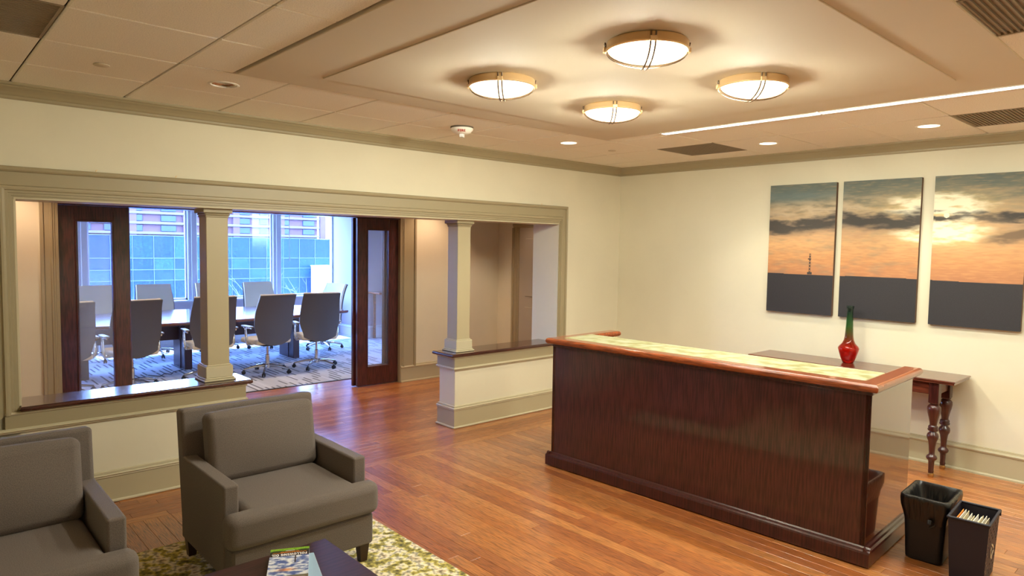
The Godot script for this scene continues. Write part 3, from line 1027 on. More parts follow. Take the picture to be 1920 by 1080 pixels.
# ---------------------------------------------------------------- conference room
func build_conference() -> void:
	var zw := -7.1
	var w := structure("wall_window", "pale wall with the tall windows of the conference room", "wall")
	var m := MB.new()
	m.box(Vector3(-9.0, -0.2, zw - 0.2), Vector3(2.2, 0.78, zw))
	m.box(Vector3(-9.0, 2.62, zw - 0.2), Vector3(2.2, 2.95, zw))
	m.box(Vector3(-0.05, 0.78, zw - 0.2), Vector3(2.2, 2.62, zw))
	m.box(Vector3(-9.0, 0.78, zw - 0.2), Vector3(-7.6, 2.62, zw))
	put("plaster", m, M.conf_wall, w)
	w = structure("wall_conference", "pale conference room side wall right of the windows", "wall")
	m = MB.new()
	m.box(Vector3(-0.05, 0, zw), Vector3(1.0, 2.95, -6.15))
	m.box(Vector3(0.62, 0, -6.15), Vector3(1.0, 2.95, -2.42))
	m.box(Vector3(-9.0, 0, zw), Vector3(-8.8, 2.95, -2.42))
	m.box(Vector3(-9.0, 0, -2.62), Vector3(-7.8, 2.95, -2.42))
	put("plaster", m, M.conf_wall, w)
	var c := structure("ceiling_conference", "white conference room ceiling", "ceiling")
	m = MB.new()
	m.box(Vector3(-9.0, H, zw - 0.2), Vector3(1.0, H + 0.2, -2.42))
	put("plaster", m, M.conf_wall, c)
	var b := structure("baseboard_conference", "white baseboard along the conference room walls", "baseboard")
	m = MB.new()
	baseboard_run(m, Vector3(-0.05, 0, zw), Vector3(-0.05, 0, -6.15), Vector3.LEFT)
	baseboard_run(m, Vector3(-0.05, 0, -6.15), Vector3(0.62, 0, -6.15), Vector3.BACK)
	baseboard_run(m, Vector3(0.62, 0, -6.15), Vector3(0.62, 0, -2.42), Vector3.LEFT)
	baseboard_run(m, Vector3(-8.8, 0, zw), Vector3(-0.05, 0, zw), Vector3.BACK)
	put("board", m, M.window_white, b)
	# windows between white posts
	var posts := [-7.42, -5.9, -4.335, -2.715, -1.22, 0.0]
	var words := ["tall window at the far left of the conference room", "tall window seen through the left glass door", "tall window between the left glass door and the column", "tall window just right of the column", "tall window beside the pale side wall"]
	for i in 5:
		var x0: float = posts[i] + 0.07
		var x1: float = posts[i + 1] - 0.07
		if i == 4: x1 = -0.05
		var win := structure("window_%d" % (i + 1), words[i], "window")
		m = MB.new()
		m.box(Vector3(x0, 0.78, zw - 0.09), Vector3(x0 + 0.03, 2.62, zw - 0.05), 0.003)
		m.box(Vector3(x1 - 0.03, 0.78, zw - 0.09), Vector3(x1, 2.62, zw - 0.05), 0.003)
		m.box(Vector3(x0, 0.78, zw - 0.09), Vector3(x1, 0.82, zw - 0.05), 0.003)
		m.box(Vector3(x0, 2.585, zw - 0.09), Vector3(x1, 2.62, zw - 0.05), 0.003)
		put("window_frame", m, M.window_white, win)
		m = MB.new()
		m.box(Vector3(x0 + 0.03, 0.82, zw - 0.073), Vector3(x1 - 0.03, 2.585, zw - 0.067))
		put("glass_pane", m, M.window_glass, win)
		if i < 4:
			m = MB.new()
			m.box(Vector3(x1, 0.78, zw - 0.13), Vector3(x1 + 0.14, 2.62, zw - 0.0), 0.006)
			m.box(Vector3(x1 + 0.05, 0.78, zw - 0.01), Vector3(x1 + 0.14, 2.62, zw + 0.03), 0.004)
			put("post", m, M.window_white, win)
		m = MB.new()
		m.box(Vector3(x0 - 0.07, 0.755, zw - 0.06), Vector3(x1 + 0.07 if i < 4 else x1, 0.785, zw + 0.05), 0.006)
		put("sill", m, M.window_white, win)
	for x in [-4.6, -2.9, -1.3]:
		downlight(Vector3(x, H, -3.55), true, ["unseen downlight added to brighten the conference carpet, left of the doorway middle", "unseen downlight added to brighten the conference carpet, at the doorway middle", "unseen downlight added to brighten the conference carpet, behind the right glass door"][0 if x < -4 else (1 if x < -2 else 2)], Color(1.0, 0.93, 0.82), 1.3, 50.0)  # unseen lamps added above the door header to brighten the carpet
	for x in [-2.45, -1.0]:
		var s := thing("blind_wand", ["thin white blind wand hanging left beside the column window", "thin white blind wand hanging in the window by the side wall"][0 if x < -2 else 1], "blind wand", Vector3(x, 1.5, zw + 0.045), 0.0, "blind wands")
		m = MB.new()
		m.tube([Vector3(0, 1.08, 0), Vector3(0, 0.5, 0), Vector3(0.004, 0.0, 0)], 0.005)
		put("rod", m, M.window_white, s)
		m = MB.new()
		m.tube([Vector3(0.004, 0.01, 0), Vector3(0.004, -0.05, 0)], 0.009, 0.007)
		put("handle", m, M.window_white, s)
	var hr := thing("blind_headrail", "white raised blind headrail along the window tops", "blind", Vector3(0, 2.58, zw + 0.05))
	m = MB.new()
	m.box(Vector3(-7.3, 0, -0.03), Vector3(-0.08, 0.05, 0.03), 0.005)
	put("rail", m, M.window_white, hr)

# ---------------------------------------------------------------- across the street
func build_outside() -> void:
	var g := structure("ground", "grey street far below the windows", "ground")
	var m := MB.new()
	m.box(Vector3(-60, -7.2, -90), Vector3(60, -7.0, -7.6))
	put("street", m, M.asphalt, g)
	var b := thing("office_building", "blue glazed building across the street, brick upper floors added for its reflections", "building", Vector3(0, -7, -27))
	m = MB.new()
	m.box(Vector3(-22, 0, -9.8), Vector3(9.6, 11.0, -0.4))
	put("reflected_brick", m, M.brick_wall, b)  # solid brick put where the glass only reflects a brick building
	m = MB.new()
	m.box(Vector3(-22, 0, -9.5), Vector3(20, 8.7, -0.15))
	put("podium", m, M.dark_pane, b)
	# glazed lower front, pane by pane, reflections painted into the pane colour
	var rng := RandomNumberGenerator.new()
	rng.seed = 5
	var ys := [4.6, 5.1, 6.0, 6.17, 7.06, 7.53, 8.03, 9.0]
	var meshes := {}
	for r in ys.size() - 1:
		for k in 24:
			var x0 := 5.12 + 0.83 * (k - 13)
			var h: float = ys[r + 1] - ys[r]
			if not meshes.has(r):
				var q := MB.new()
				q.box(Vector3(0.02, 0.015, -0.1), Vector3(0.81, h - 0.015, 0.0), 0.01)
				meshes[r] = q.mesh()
			var o := put("pane", meshes[r], M["reflection_pane%d" % rng.randi_range(0, 3)], b)
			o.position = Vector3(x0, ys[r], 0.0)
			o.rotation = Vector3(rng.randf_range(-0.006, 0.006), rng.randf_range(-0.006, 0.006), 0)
	m = MB.new()
	for k in 25:
		var x0 := 5.12 + 0.83 * (k - 13)
		m.box(Vector3(x0 - 0.009, 4.6, -0.1), Vector3(x0 + 0.009, 9.0, 0.02))
	for y in ys:
		m.box(Vector3(5.12 - 0.83 * 13, y - 0.012, -0.1), Vector3(5.12 + 0.83 * 11, y + 0.012, 0.025))
	put("mullion_grid", m, M.mullion_pale, b)
	# brick storeys added for the brick reflected in the glass: bands, piers, windows
	m = MB.new()
	for y in [9.06, 9.5, 9.94, 10.38, 10.82]:
		m.box(Vector3(-22, y, -0.5), Vector3(9.65, y + 0.11, -0.22), 0.015)
	put("stone_band", m, M.stone_band, b)
	for k in 13:
		var x0 := -4.4 + 1.1 * k
		for r in 4:
			var y: float = 9.2 + 0.44 * r
			var wq := MB.new()
			var ww := 0.36 if k % 3 else 0.62
			wq.box(Vector3(x0, y, -0.45), Vector3(x0 + ww, y + 0.27, -0.33), 0.01)
			put("window", wq, M.dark_pane, b)
	m = MB.new()
	for k in 7:
		var x0 := -3.6 + 2.2 * k
		m.box(Vector3(x0 + 0.1, 9.0, -0.45), Vector3(x0 + 0.42, 11.0, -0.27), 0.02)
	put("pier", m, M.brick_wall, b)
	var rt := RandomNumberGenerator.new()
	rt.seed = 21
	for k in 2:
		var t := thing("bare_tree", ["bare pale-branched street tree seen right of the left column", "bare pale-branched street tree beside the white outdoor box"][k], "tree", Vector3([5.6, 8.0][k], -7, -25.2), 0.0, "bare street trees")
		m = MB.new()
		m.tube([Vector3(0, 0, 0), Vector3(0.05, 3.0, 0), Vector3(-0.05, 5.6, 0.05)], 0.14, 0.07, 8)
		put("trunk", m, M.bark, t)
		m = MB.new()
		for i in 16:
			var a := rt.randf() * TAU
			var l := rt.randf_range(0.7, 1.5)
			var y0 := rt.randf_range(4.6, 5.6)
			var d := Vector3(cos(a), 0, sin(a) * 0.5)
			var mid := Vector3(0, y0 + l * 0.75, 0) + d * l * 0.5
			var tip := Vector3(0, y0 + l * (0.9 + rt.randf() * 0.6), 0) + d * l
			m.tube([Vector3(-0.02, y0, 0), mid, tip], 0.03, 0.008, 5)
			for j in 2:
				var q := mid.lerp(tip, rt.randf_range(0.0, 0.7))
				m.tube([q, q + Vector3(rt.randf_range(-0.4, 0.4), rt.randf_range(0.1, 0.5), rt.randf_range(-0.2, 0.2))], 0.012, 0.005, 4)
		put("branches", m, M.bark, t)
	var p := thing("reflection_box", "white box added for a bright reflection in the glazed building", "stand_in", Vector3(9.33, -7, -26.2))
	m = MB.new()
	m.box(Vector3(-0.42, 0, -0.5), Vector3(0.42, 7.62, 0.2), 0.02)
	put("box_body", m, M.white_panel, p)  # added box in place of a bright patch reflected in the glass
	m = MB.new()
	m.box(Vector3(-0.44, 7.62, -0.52), Vector3(0.44, 7.68, 0.22), 0.01)
	put("box_lid", m, M.white_panel, p)

# ---------------------------------------------------------------- reception desk
func build_desk() -> void:
	var d := thing("reception_desk", "long dark mahogany reception desk with a pale stone counter", "desk", Vector3(-2.49, 0, 2.585), 0.040)
	var L := 1.205
	var D := 0.80
	var m := MB.new()
	m.box(Vector3(0.0, 0.09, -L), Vector3(0.03, 1.008, L), 0.002)
	put("front_panel", m, M.mahogany_front, d)
	for s in [-1.0, 1.0]:
		m = MB.new()
		m.box(Vector3(0.0, 0.09, s * (L + 0.001) if s < 0 else L - 0.032), Vector3(D - 0.03, 1.008, -L + 0.032 if s < 0 else s * (L + 0.001)), 0.002)
		put("end_panel", m, M.mahogany_gloss, d)
	# plinth with a moulded top, round front and ends
	m = MB.new()
	var prof := [Vector2(0, 0.008), Vector2(0.034, 0.008), Vector2(0.034, 0.082), Vector2(0.030, 0.092), Vector2(0.018, 0.098), Vector2(0.012, 0.108), Vector2(0.004, 0.114), Vector2(0, 0.114)]
	m.run(prof, Vector3(0, 0, -L - 0.034), Vector3(0, 0, 2 * L + 0.068), Vector3.LEFT, Vector3.UP)
	m.run(prof, Vector3(-0.03, 0, L), Vector3(D, 0, 0), Vector3.BACK, Vector3.UP)
	m.run(prof, Vector3(-0.03, 0, -L), Vector3(D, 0, 0), Vector3.FORWARD, Vector3.UP)
	m.box(Vector3(0.0, 0.0, -L), Vector3(0.02, 0.092, L))
	put("plinth", m, M.mahogany_up, d)
	# bullnose wood rim: a U of front bar and two wings
	m = MB.new()
	var o := 0.045
	var e := L + o
	var U := PackedVector2Array([Vector2(-o, -e), Vector2(D + 0.02, -e), Vector2(D + 0.02, -e + 0.12), Vector2(0.085, -e + 0.12), Vector2(0.085, e - 0.12), Vector2(D + 0.02, e - 0.12), Vector2(D + 0.02, e), Vector2(-o, e)])
	m.slab(U, 1.006, 1.054, 0.023, 0.023, Transform3D(), 6)
	put("counter_rim", m, M.cherry_z, d)
	m = MB.new()
	m.box(Vector3(0.07, 1.012, -e + 0.105), Vector3(0.42, 1.056, e - 0.105), 0.003)
	put("stone_counter", m, M.marble, d)
	m = MB.new()
	m.box(Vector3(-0.006, 0.985, -L - 0.006), Vector3(0.02, 1.007, L + 0.006), 0.004)
	m.box(Vector3(0.0, 0.985, L - 0.02), Vector3(D - 0.03, 1.007, L + 0.007), 0.004)
	put("cornice_bead", m, M.mahogany_up, d)
	m = MB.new()
	m.box(Vector3(0.40, 0.74, -L + 0.033), Vector3(0.42, 1.013, L - 0.033), 0.002)
	put("back_upstand", m, M.mahogany_up, d)
	m = MB.new()
	m.box(Vector3(0.03, 0.71, -L + 0.033), Vector3(D - 0.03, 0.74, L - 0.033), 0.004)
	put("work_surface", m, M.cherry_z, d)

# ---------------------------------------------------------------- wall table and vase
func turned_leg() -> MB:
	var m := MB.new()
	m.box(Vector3(-0.036, 0.60, -0.036), Vector3(0.036, 0.765, 0.036), 0.004)
	var p := [[0.012, 0.0], [0.020, 0.045], [0.021, 0.05], [0.019, 0.06], [0.021, 0.12], [0.024, 0.135], [0.036, 0.145], [0.040, 0.158], [0.034, 0.172], [0.022, 0.182], [0.020, 0.195], [0.024, 0.25], [0.030, 0.29], [0.040, 0.312], [0.043, 0.33], [0.038, 0.35], [0.026, 0.362], [0.024, 0.37], [0.036, 0.376], [0.039, 0.386], [0.034, 0.396], [0.036, 0.404], [0.032, 0.414], [0.026, 0.42], [0.027, 0.44], [0.034, 0.475], [0.044, 0.515], [0.049, 0.545], [0.047, 0.568], [0.036, 0.582], [0.026, 0.588], [0.036, 0.594], [0.038, 0.602], [0.03, 0.61]]
	var q := []
	for k in p: q.append(Vector2(k[0], k[1]))
	m.lathe(q, 20)
	return m

func build_wall_table() -> void:
	var t := thing("side_table", "reddish wooden table with turned legs against the wall behind the desk", "table", Vector3(-0.245, 0, 2.83))
	var m := MB.new()
	var top := PackedVector2Array([Vector2(-0.215, -0.86), Vector2(0.215, -0.86), Vector2(0.215, 0.86), Vector2(-0.215, 0.86)])
	m.slab(top, 0.783, 0.797, 0.005, 0.005)
	m.slab(PackedVector2Array([Vector2(-0.208, -0.853), Vector2(0.208, -0.853), Vector2(0.208, 0.853), Vector2(-0.208, 0.853)]), 0.765, 0.783, 0.006, 0.002)
	put("table_top", m, M.table_wood, t)
	m = MB.new()
	m.box(Vector3(-0.165, 0.665, -0.73), Vector3(-0.145, 0.766, 0.73), 0.002)
	m.box(Vector3(0.145, 0.665, -0.73), Vector3(0.165, 0.766, 0.73), 0.002)
	m.box(Vector3(-0.15, 0.665, 0.71), Vector3(0.15, 0.766, 0.73), 0.002)
	m.box(Vector3(-0.15, 0.665, -0.73), Vector3(0.15, 0.766, -0.71), 0.002)
	put("apron", m, M.table_wood, t)
	var lm := turned_leg().mesh()
	var fm := MB.new()
	fm.lathe([Vector2(0, 0), Vector2(0.017, 0), Vector2(0.022, 0.006), Vector2(0.0225, 0.026), Vector2(0.020, 0.032)], 16)
	var foot := fm.mesh()
	for x in [-0.15, 0.15]:
		for z in [-0.71, 0.71]:
			var l := put("leg", lm, M.mahogany_up, t)
			l.position = Vector3(x, 0.0, z)
			put("brass_foot", foot, M.old_brass, l)
	# glass vase, red below and green above
	var v := thing("glass_vase", "tall bottle-shaped glass vase, red belly shading to a green neck", "vase", Vector3(-0.2, 0.7975, 2.79))
	var prof := [Vector2(0.0000, 0.0), Vector2(0.0396, 0.0), Vector2(0.0462, 0.006), Vector2(0.0638, 0.05), Vector2(0.0792, 0.10), Vector2(0.0869, 0.132), Vector2(0.0792, 0.148), Vector2(0.0550, 0.175), Vector2(0.0418, 0.205), Vector2(0.0363, 0.235), Vector2(0.0330, 0.28), Vector2(0.0297, 0.34), Vector2(0.0270, 0.40), Vector2(0.0253, 0.455), Vector2(0.0264, 0.48), Vector2(0.0330, 0.508), Vector2(0.0308, 0.512), Vector2(0.0220, 0.49), Vector2(0.0187, 0.46), Vector2(0.0209, 0.40), Vector2(0.0242, 0.32), Vector2(0.0286, 0.235), Vector2(0.0341, 0.205), Vector2(0.0484, 0.175), Vector2(0.0737, 0.145), Vector2(0.0792, 0.13), Vector2(0.0682, 0.09), Vector2(0.0440, 0.03), Vector2(0.0000, 0.024)]
	var g := grad([[0.0, rgb(205, 28, 20)], [0.26, rgb(214, 40, 26)], [0.36, rgb(170, 60, 36)], [0.48, rgb(140, 96, 40)], [0.62, rgb(84, 140, 62)], [0.80, rgb(44, 110, 62)], [0.9, rgb(40, 74, 62)], [1.0, rgb(70, 90, 82)]])
	var cols := []
	for q in prof: cols.append(g.sample(q.y / 0.512).srgb_to_linear())
	m = MB.new()
	m.lathe(prof, 40, Transform3D(), cols)
	var gm := mat("vase_glass", Color(1, 1, 1, 0.22), 0.04)
	gm.vertex_color_use_as_albedo = true
	gm.refraction_enabled = true
	gm.refraction_scale = 0.05
	put("vessel", m, gm, v)

# ---------------------------------------------------------------- canvases
func build_canvases() -> void:
	var W := 560
	var Hh := 334
	var im := Image.create(W, Hh, false, Image.FORMAT_RGB8)
	var f1 := FastNoiseLite.new()
	f1.seed = 4; f1.frequency = 1.0; f1.fractal_octaves = 5
	var f2 := FastNoiseLite.new()
	f2.seed = 8; f2.frequency = 1.0; f2.fractal_octaves = 3
	var skyg := grad([[0.0, rgb(104, 112, 104)], [0.10, rgb(122, 122, 106)], [0.2, rgb(176, 154, 122)], [0.32, rgb(190, 156, 122)], [0.45, rgb(214, 166, 116)], [0.58, rgb(204, 146, 96)], [0.70, rgb(186, 126, 86)]])
	var dark := rgb(66, 62, 58)
	var white := rgb(255, 246, 214)
	for y in Hh:
		var t := float(y) / Hh
		for x in W:
			var s := float(x) / W
			var hor := 0.692 + 0.008 * s + 0.003 * sin(s * 9.0)
			var c: Color
			if t > hor:
				c = rgb(46, 43, 47).lightened(0.03 * f2.get_noise_2d(s * 160, t * 160))
			else:
				var n := f1.get_noise_2d(s * 7.0, t * 16.0)
				var n2 := f2.get_noise_2d(s * 14.0 + 40, t * 55.0)
				c = skyg.sample(clampf(t + n * 0.10 * clampf(1.2 - t * 1.4, 0, 1), 0, 1))
				c = c.lerp(rgb(240, 186, 120), clampf(n2 * 0.4, 0, 0.3))
				c = c.lerp(rgb(176, 120, 82), clampf(-n2 * 0.5, 0, 0.35) * smoothstep(0.3, 0.5, t))
				# teal gaps at the upper left
				c = c.lerp(rgb(104, 124, 124), clampf(0.9 * exp(-pow((s - 0.1) / 0.22, 2) - pow((t - 0.09) / 0.06, 2)) + n * 0.4, 0, 0.8) * (1.0 - smoothstep(0.5, 0.8, s)))
				# bright cloud round the sun
				var gl := exp(-pow((s - 0.70) / 0.17, 2) - pow((t - 0.20) / 0.085, 2)) + 0.85 * exp(-pow((s - 0.73) / 0.16, 2) - pow((t - 0.385) / 0.07, 2))
				c = c.lerp(rgb(206, 184, 152), clampf(exp(-pow((s - 0.26) / 0.3, 2) - pow((t - 0.205) / 0.07, 2)) * (0.8 + n * 1.6), 0, 0.85))
				c = c.lerp(rgb(255, 222, 150), clampf(gl * 0.9, 0, 0.6))
				c = c.lerp(white, clampf((gl * (1.0 + n * 1.3) - 0.22) * 2.6, 0, 1))
				# long dark band of cloud
				var bc := 0.325 - 0.07 * s + 0.018 * sin(s * 14.0) if s < 0.7 else 0.276 + 0.02 * (s - 0.7)
				var bw := 0.052 if s < 0.66 else 0.026
				var band := exp(-pow((t - bc + n * 0.05) / bw, 2)) * (1.0 - 0.35 * smoothstep(0.72, 0.8, s) + 0.3 * smoothstep(0.85, 1.0, s))
				c = c.lerp(dark, clampf(band * 1.25 + n * 0.25 - 0.12, 0, 0.95))
				var b2 := exp(-pow((t - 0.40 + (s - 0.95) * 0.35 + n * 0.05) / 0.035, 2)) * smoothstep(0.82, 0.95, s)
				c = c.lerp(rgb(120, 98, 76), clampf(b2 * 1.1, 0, 0.9))
				var sd := Vector2((s - 0.738) * 1.68, t - 0.262).length()
				if sd < 0.017: c = white
			im.set_pixel(x, y, c)
	# drilling rig on the skyline of the first canvas
	var rx := int(0.199 * W)
	var ry := int(0.692 * Hh)
	im.fill_rect(Rect2i(rx, ry - 52, 4, 53), rgb(70, 56, 50))
	for k in 6: im.fill_rect(Rect2i(rx + 1, ry - 50 + k * 8, 2, 3), rgb(206, 150, 100))
	im.fill_rect(Rect2i(rx - 3, ry - 40, 8, 3), rgb(60, 50, 46))
	im.fill_rect(Rect2i(rx - 4, ry - 5, 12, 6), rgb(62, 56, 54))
	var tx := ImageTexture.create_from_image(im)
	var cm := mat("canvas_print", Color(0.92, 0.92, 0.92), 0.7)
	cm.albedo_texture = tx
	mat("canvas_side", rgb(96, 70, 52), 0.8)
	var zs := [[1.92, 2.56], [2.62, 3.262], [3.36, 4.0]]
	var words := ["sunset sky canvas with a small drilling rig on the horizon", "middle sunset canvas hanging above the glass vase", "sunset canvas with the bright sun disc behind cloud"]
	for i in 3:
		var z0: float = zs[i][0]
		var z1: float = zs[i][1]
		var o := thing("wall_canvas", words[i], "picture", Vector3(-0.002, 1.19, (z0 + z1) / 2), 0.0, "sunset canvases on the wall")
		var hw := (z1 - z0) / 2
		var m := MB.new()
		m.box(Vector3(-0.037, 0, -hw), Vector3(0, 1.24, hw), 0.003)
		put("stretcher", m, M.canvas_side, o)
		m = MB.new()
		var u0 := (z0 - 1.92) / 2.08
		var u1 := (z1 - 1.92) / 2.08
		var b := m.vert(Vector3(-0.0376, 0, -hw + 0.001), Vector3.LEFT, Vector2(u0, 1))
		m.vert(Vector3(-0.0376, 0, hw - 0.001), Vector3.LEFT, Vector2(u1, 1))
		m.vert(Vector3(-0.0376, 1.24, hw - 0.001), Vector3.LEFT, Vector2(u1, 0))
		m.vert(Vector3(-0.0376, 1.24, -hw + 0.001), Vector3.LEFT, Vector2(u0, 0))
		m.quad_i(b, b + 1, b + 2, b + 3)
		put("printed_face", m, cm, o)

# ---------------------------------------------------------------- bins
func rounded_rect(hx: float, hz: float, r: float, k := 5) -> PackedVector2Array:
	var p := PackedVector2Array()
	for q in 4:
		var c := Vector2([1, -1, -1, 1][q] * (hx - r), [1, 1, -1, -1][q] * (hz - r))
		for i in k + 1:
			var a := PI / 2 * q + PI / 2 * i / k
			p.append(c + Vector2(cos(a), sin(a)) * r)
	return p

# a wall of rings; each ring is [half x, half z, corner radius, height]
func ring_shell(m: MB, rings: Array, k := 5, wob: FastNoiseLite = null, amp := 0.0) -> void:
	var base := m.v.size()
	var cnt := 4 * (k + 1)
	var all := []
	for g in rings:
		var p := rounded_rect(g[0], g[1], g[2], k)
		for i in cnt:
			var pt := Vector3(p[i].x, g[3], p[i].y)
			if wob:
				pt += Vector3(p[i].x, 0, p[i].y).normalized() * wob.get_noise_3d(pt.x * 40, pt.y * 40, pt.z * 40) * amp
				pt.y += wob.get_noise_3d(pt.x * 50 + 9, pt.y * 20, pt.z * 50) * amp * 0.6
			all.append(pt)
	for r in rings.size():
		for i in cnt:
			var a: Vector3 = all[r * cnt + (i + 1) % cnt] - all[r * cnt + (i + cnt - 1) % cnt]
			var b: Vector3 = all[mini(r + 1, rings.size() - 1) * cnt + i] - all[maxi(r - 1, 0) * cnt + i]
			var nn := b.cross(a).normalized()
			m.vert(all[r * cnt + i], nn)
	for r in rings.size() - 1:
		for i in cnt:
			var j := (i + 1) % cnt
			m.quad_i(base + r * cnt + i, base + r * cnt + j, base + (r + 1) * cnt + j, base + (r + 1) * cnt + i)

func build_bins() -> void:
	var rng := RandomNumberGenerator.new()
	rng.seed = 3
	var b := thing("waste_bin", "black waste bin lined with a black plastic bag beside the desk", "bin", Vector3(-1.985, 0.0, 3.985), 0.05)
	var m := MB.new()
	ring_shell(m, [[0.0, 0.0, 0.0, 0.004], [0.134, 0.09, 0.03, 0.0], [0.14, 0.095, 0.032, 0.01], [0.160, 0.112, 0.038, 0.36], [0.154, 0.106, 0.034, 0.36], [0.134, 0.089, 0.03, 0.012], [0.0, 0.0, 0.0, 0.012]])
	put("bin_body", m, M.bin_black, b)
	m = MB.new()
	ring_shell(m, [[0.161, 0.113, 0.038, 0.33], [0.171, 0.122, 0.042, 0.345], [0.172, 0.123, 0.042, 0.37], [0.164, 0.115, 0.038, 0.378], [0.155, 0.107, 0.034, 0.37]])
	put("rim", m, M.bin_black, b)
	m = MB.new()
	var wn := FastNoiseLite.new()
	wn.seed = 6; wn.frequency = 0.35
	var wn2 := FastNoiseLite.new()
	wn2.seed = 9; wn2.frequency = 0.5
	ring_shell(m, [[0.153, 0.1065, 0.03, 0.235], [0.159, 0.111, 0.03, 0.27], [0.171, 0.124, 0.03, 0.32], [0.176, 0.127, 0.03, 0.36], [0.174, 0.125, 0.03, 0.382], [0.160, 0.112, 0.03, 0.384], [0.145, 0.10, 0.03, 0.36], [0.125, 0.085, 0.03, 0.30], [0.105, 0.07, 0.03, 0.22], [0.085, 0.05, 0.03, 0.12], [0.0, 0.0, 0.0, 0.08]], 9, wn, 0.006)
	put("bag_liner", m, M.bag, b)
	m = MB.new()
	m.soft(Vector3(0.006, 0.014, 0.012), 0.005, Transform3D(Basis(Vector3.FORWARD, 0.4), Vector3(-0.178, 0.255, 0.035)), Vector3.ZERO, 2, 2)
	m.soft(Vector3(0.004, 0.018, 0.006), 0.0035, Transform3D(Basis(Vector3.RIGHT, 0.9), Vector3(-0.179, 0.235, 0.05)), Vector3.ZERO, 2, 2)
	put("bag_knot", m, M.bag, b)
	# recycling bin with perforated end
	var r := thing("recycling_bin", "dark blue open recycling bin with perforated end, filled with papers", "bin", Vector3(-2.085, 0, 4.225), 0.06)
	m = MB.new()
	var t := [0.158, 0.094]
	var q := [0.138, 0.078]
	var y1 := 0.35
	var corner := func(sx: float, sz: float, y: float, inset: float) -> Vector3:
		var k := y / y1
		return Vector3(sx * (lerpf(q[0], t[0], k) - inset), y, sz * (lerpf(q[1], t[1], k) - inset))
	for ins in [0.0, 0.004]:
		var sg := 1.0 if ins == 0.0 else -1.0
		for s in [[1, -1, 1, 1, Vector3(1, 0, 0)], [-1, 1, -1, -1, Vector3(-1, 0, 0)], [-1, -1, 1, -1, Vector3(0, 0, -1)]]:
			m.quad(corner.call(s[0], s[1], 0, ins), corner.call(s[2], s[3], 0, ins), corner.call(s[2], s[3], y1, ins), corner.call(s[0], s[1], y1, ins), s[4] * sg)
	m.box(Vector3(-q[0], 0.0, -q[1]), Vector3(q[0], 0.005, q[1]))
	put("bin_body", m, M.bin_blue, r)
	# perforated long side faces the room's near end
	m = MB.new()
	var nx := 9
	var ny := 14
	for iy in ny:
		for ix in nx:
			var c00 := func(u: float, w: float) -> Vector3:
				var y := y1 * w
				var a: Vector3 = corner.call(-1, 1, y, 0.0)
				var bb: Vector3 = corner.call(1, 1, y, 0.0)
				return a.lerp(bb, u)
			var u0 := float(ix) / nx
			var v0 := float(iy) / ny
			var du := 1.0 / nx
			var dv := 1.0 / ny
			var solid := ((ix + iy) % 2 == 0) or (iy > 3 and iy < 9 and ix > 1 and ix < 7) or iy == 0
			if solid:
				m.quad(c00.call(u0, v0), c00.call(u0 + du, v0), c00.call(u0 + du, v0 + dv), c00.call(u0, v0 + dv), Vector3.BACK)
			else:
				var n := 12
				for k in n:
					var a0 := TAU * k / n + PI / 4
					var a1 := TAU * (k + 1) / n + PI / 4
					var d0 := Vector2(cos(a0), sin(a0))
					var d1 := Vector2(cos(a1), sin(a1))
					var e0 := d0 * 0.5 / maxf(absf(d0.x), absf(d0.y))
					var e1 := d1 * 0.5 / maxf(absf(d1.x), absf(d1.y))
					var mid := Vector2(u0 + du / 2, v0 + dv / 2)
					var sc := Vector2(du, dv)
					var P := []
					for w2 in [d0 * 0.26, d1 * 0.26, e1, e0]:
						var g: Vector2 = mid + w2 * sc
						P.append(c00.call(g.x, g.y))
					m.quad(P[0], P[1], P[2], P[3], Vector3.BACK)
	put("perforated_side", m, M.bin_blue, r)
	m = MB.new()
	for s in [[1, 1, -1, 1], [-1, 1, -1, -1], [-1, -1, 1, -1], [1, -1, 1, 1]]:
		m.tube([corner.call(s[0], s[1], y1, 0.0), corner.call(s[2], s[3], y1, 0.0)], 0.0075, -1.0, 8)
	for s in [[1, 1], [-1, 1], [-1, -1], [1, -1]]:
		m.soft(Vector3.ONE * 0.0078, 0.0077, Transform3D(Basis(), corner.call(s[0], s[1], y1, 0.0)), Vector3.ZERO, 2, 1)
	m.box(corner.call(1, 1, y1, 0) + Vector3(-0.004, -0.03, -0.006), corner.call(1, 1, y1, 0) + Vector3(0.008, 0.0, 0.006), 0.002)
	put("rim", m, M.bin_blue, r)
	# chasing arrows mark on the perforated side
	m = MB.new()
	for k in 3:
		var a := TAU * k / 3 + PI / 2
		var B := Basis(Vector3.BACK, a)
		var org: Vector3 = (corner.call(-1, 1, 0.165, 0) as Vector3).lerp(corner.call(1, 1, 0.165, 0), 0.5) + Vector3(0, 0, 0.003)
		m.box(Vector3(-0.03, 0.024, -0.001), Vector3(0.014, 0.033, 0.001), 0.0, Transform3D(B, org))
		m.tri(org + B * Vector3(0.014, 0.043, 0.001), org + B * Vector3(0.014, 0.014, 0.001), org + B * Vector3(0.036, 0.0285, 0.001), Vector3.BACK)
	put("recycling_mark", m, M.paper_cream, r)
	# papers standing in the bin, each its own thing
	var cols := ["paper_orange", "paper_white", "paper_cream", "paper_white", "paper_cream", "paper_white", "paper_white", "paper_cream", "paper_white", "paper_cream"]
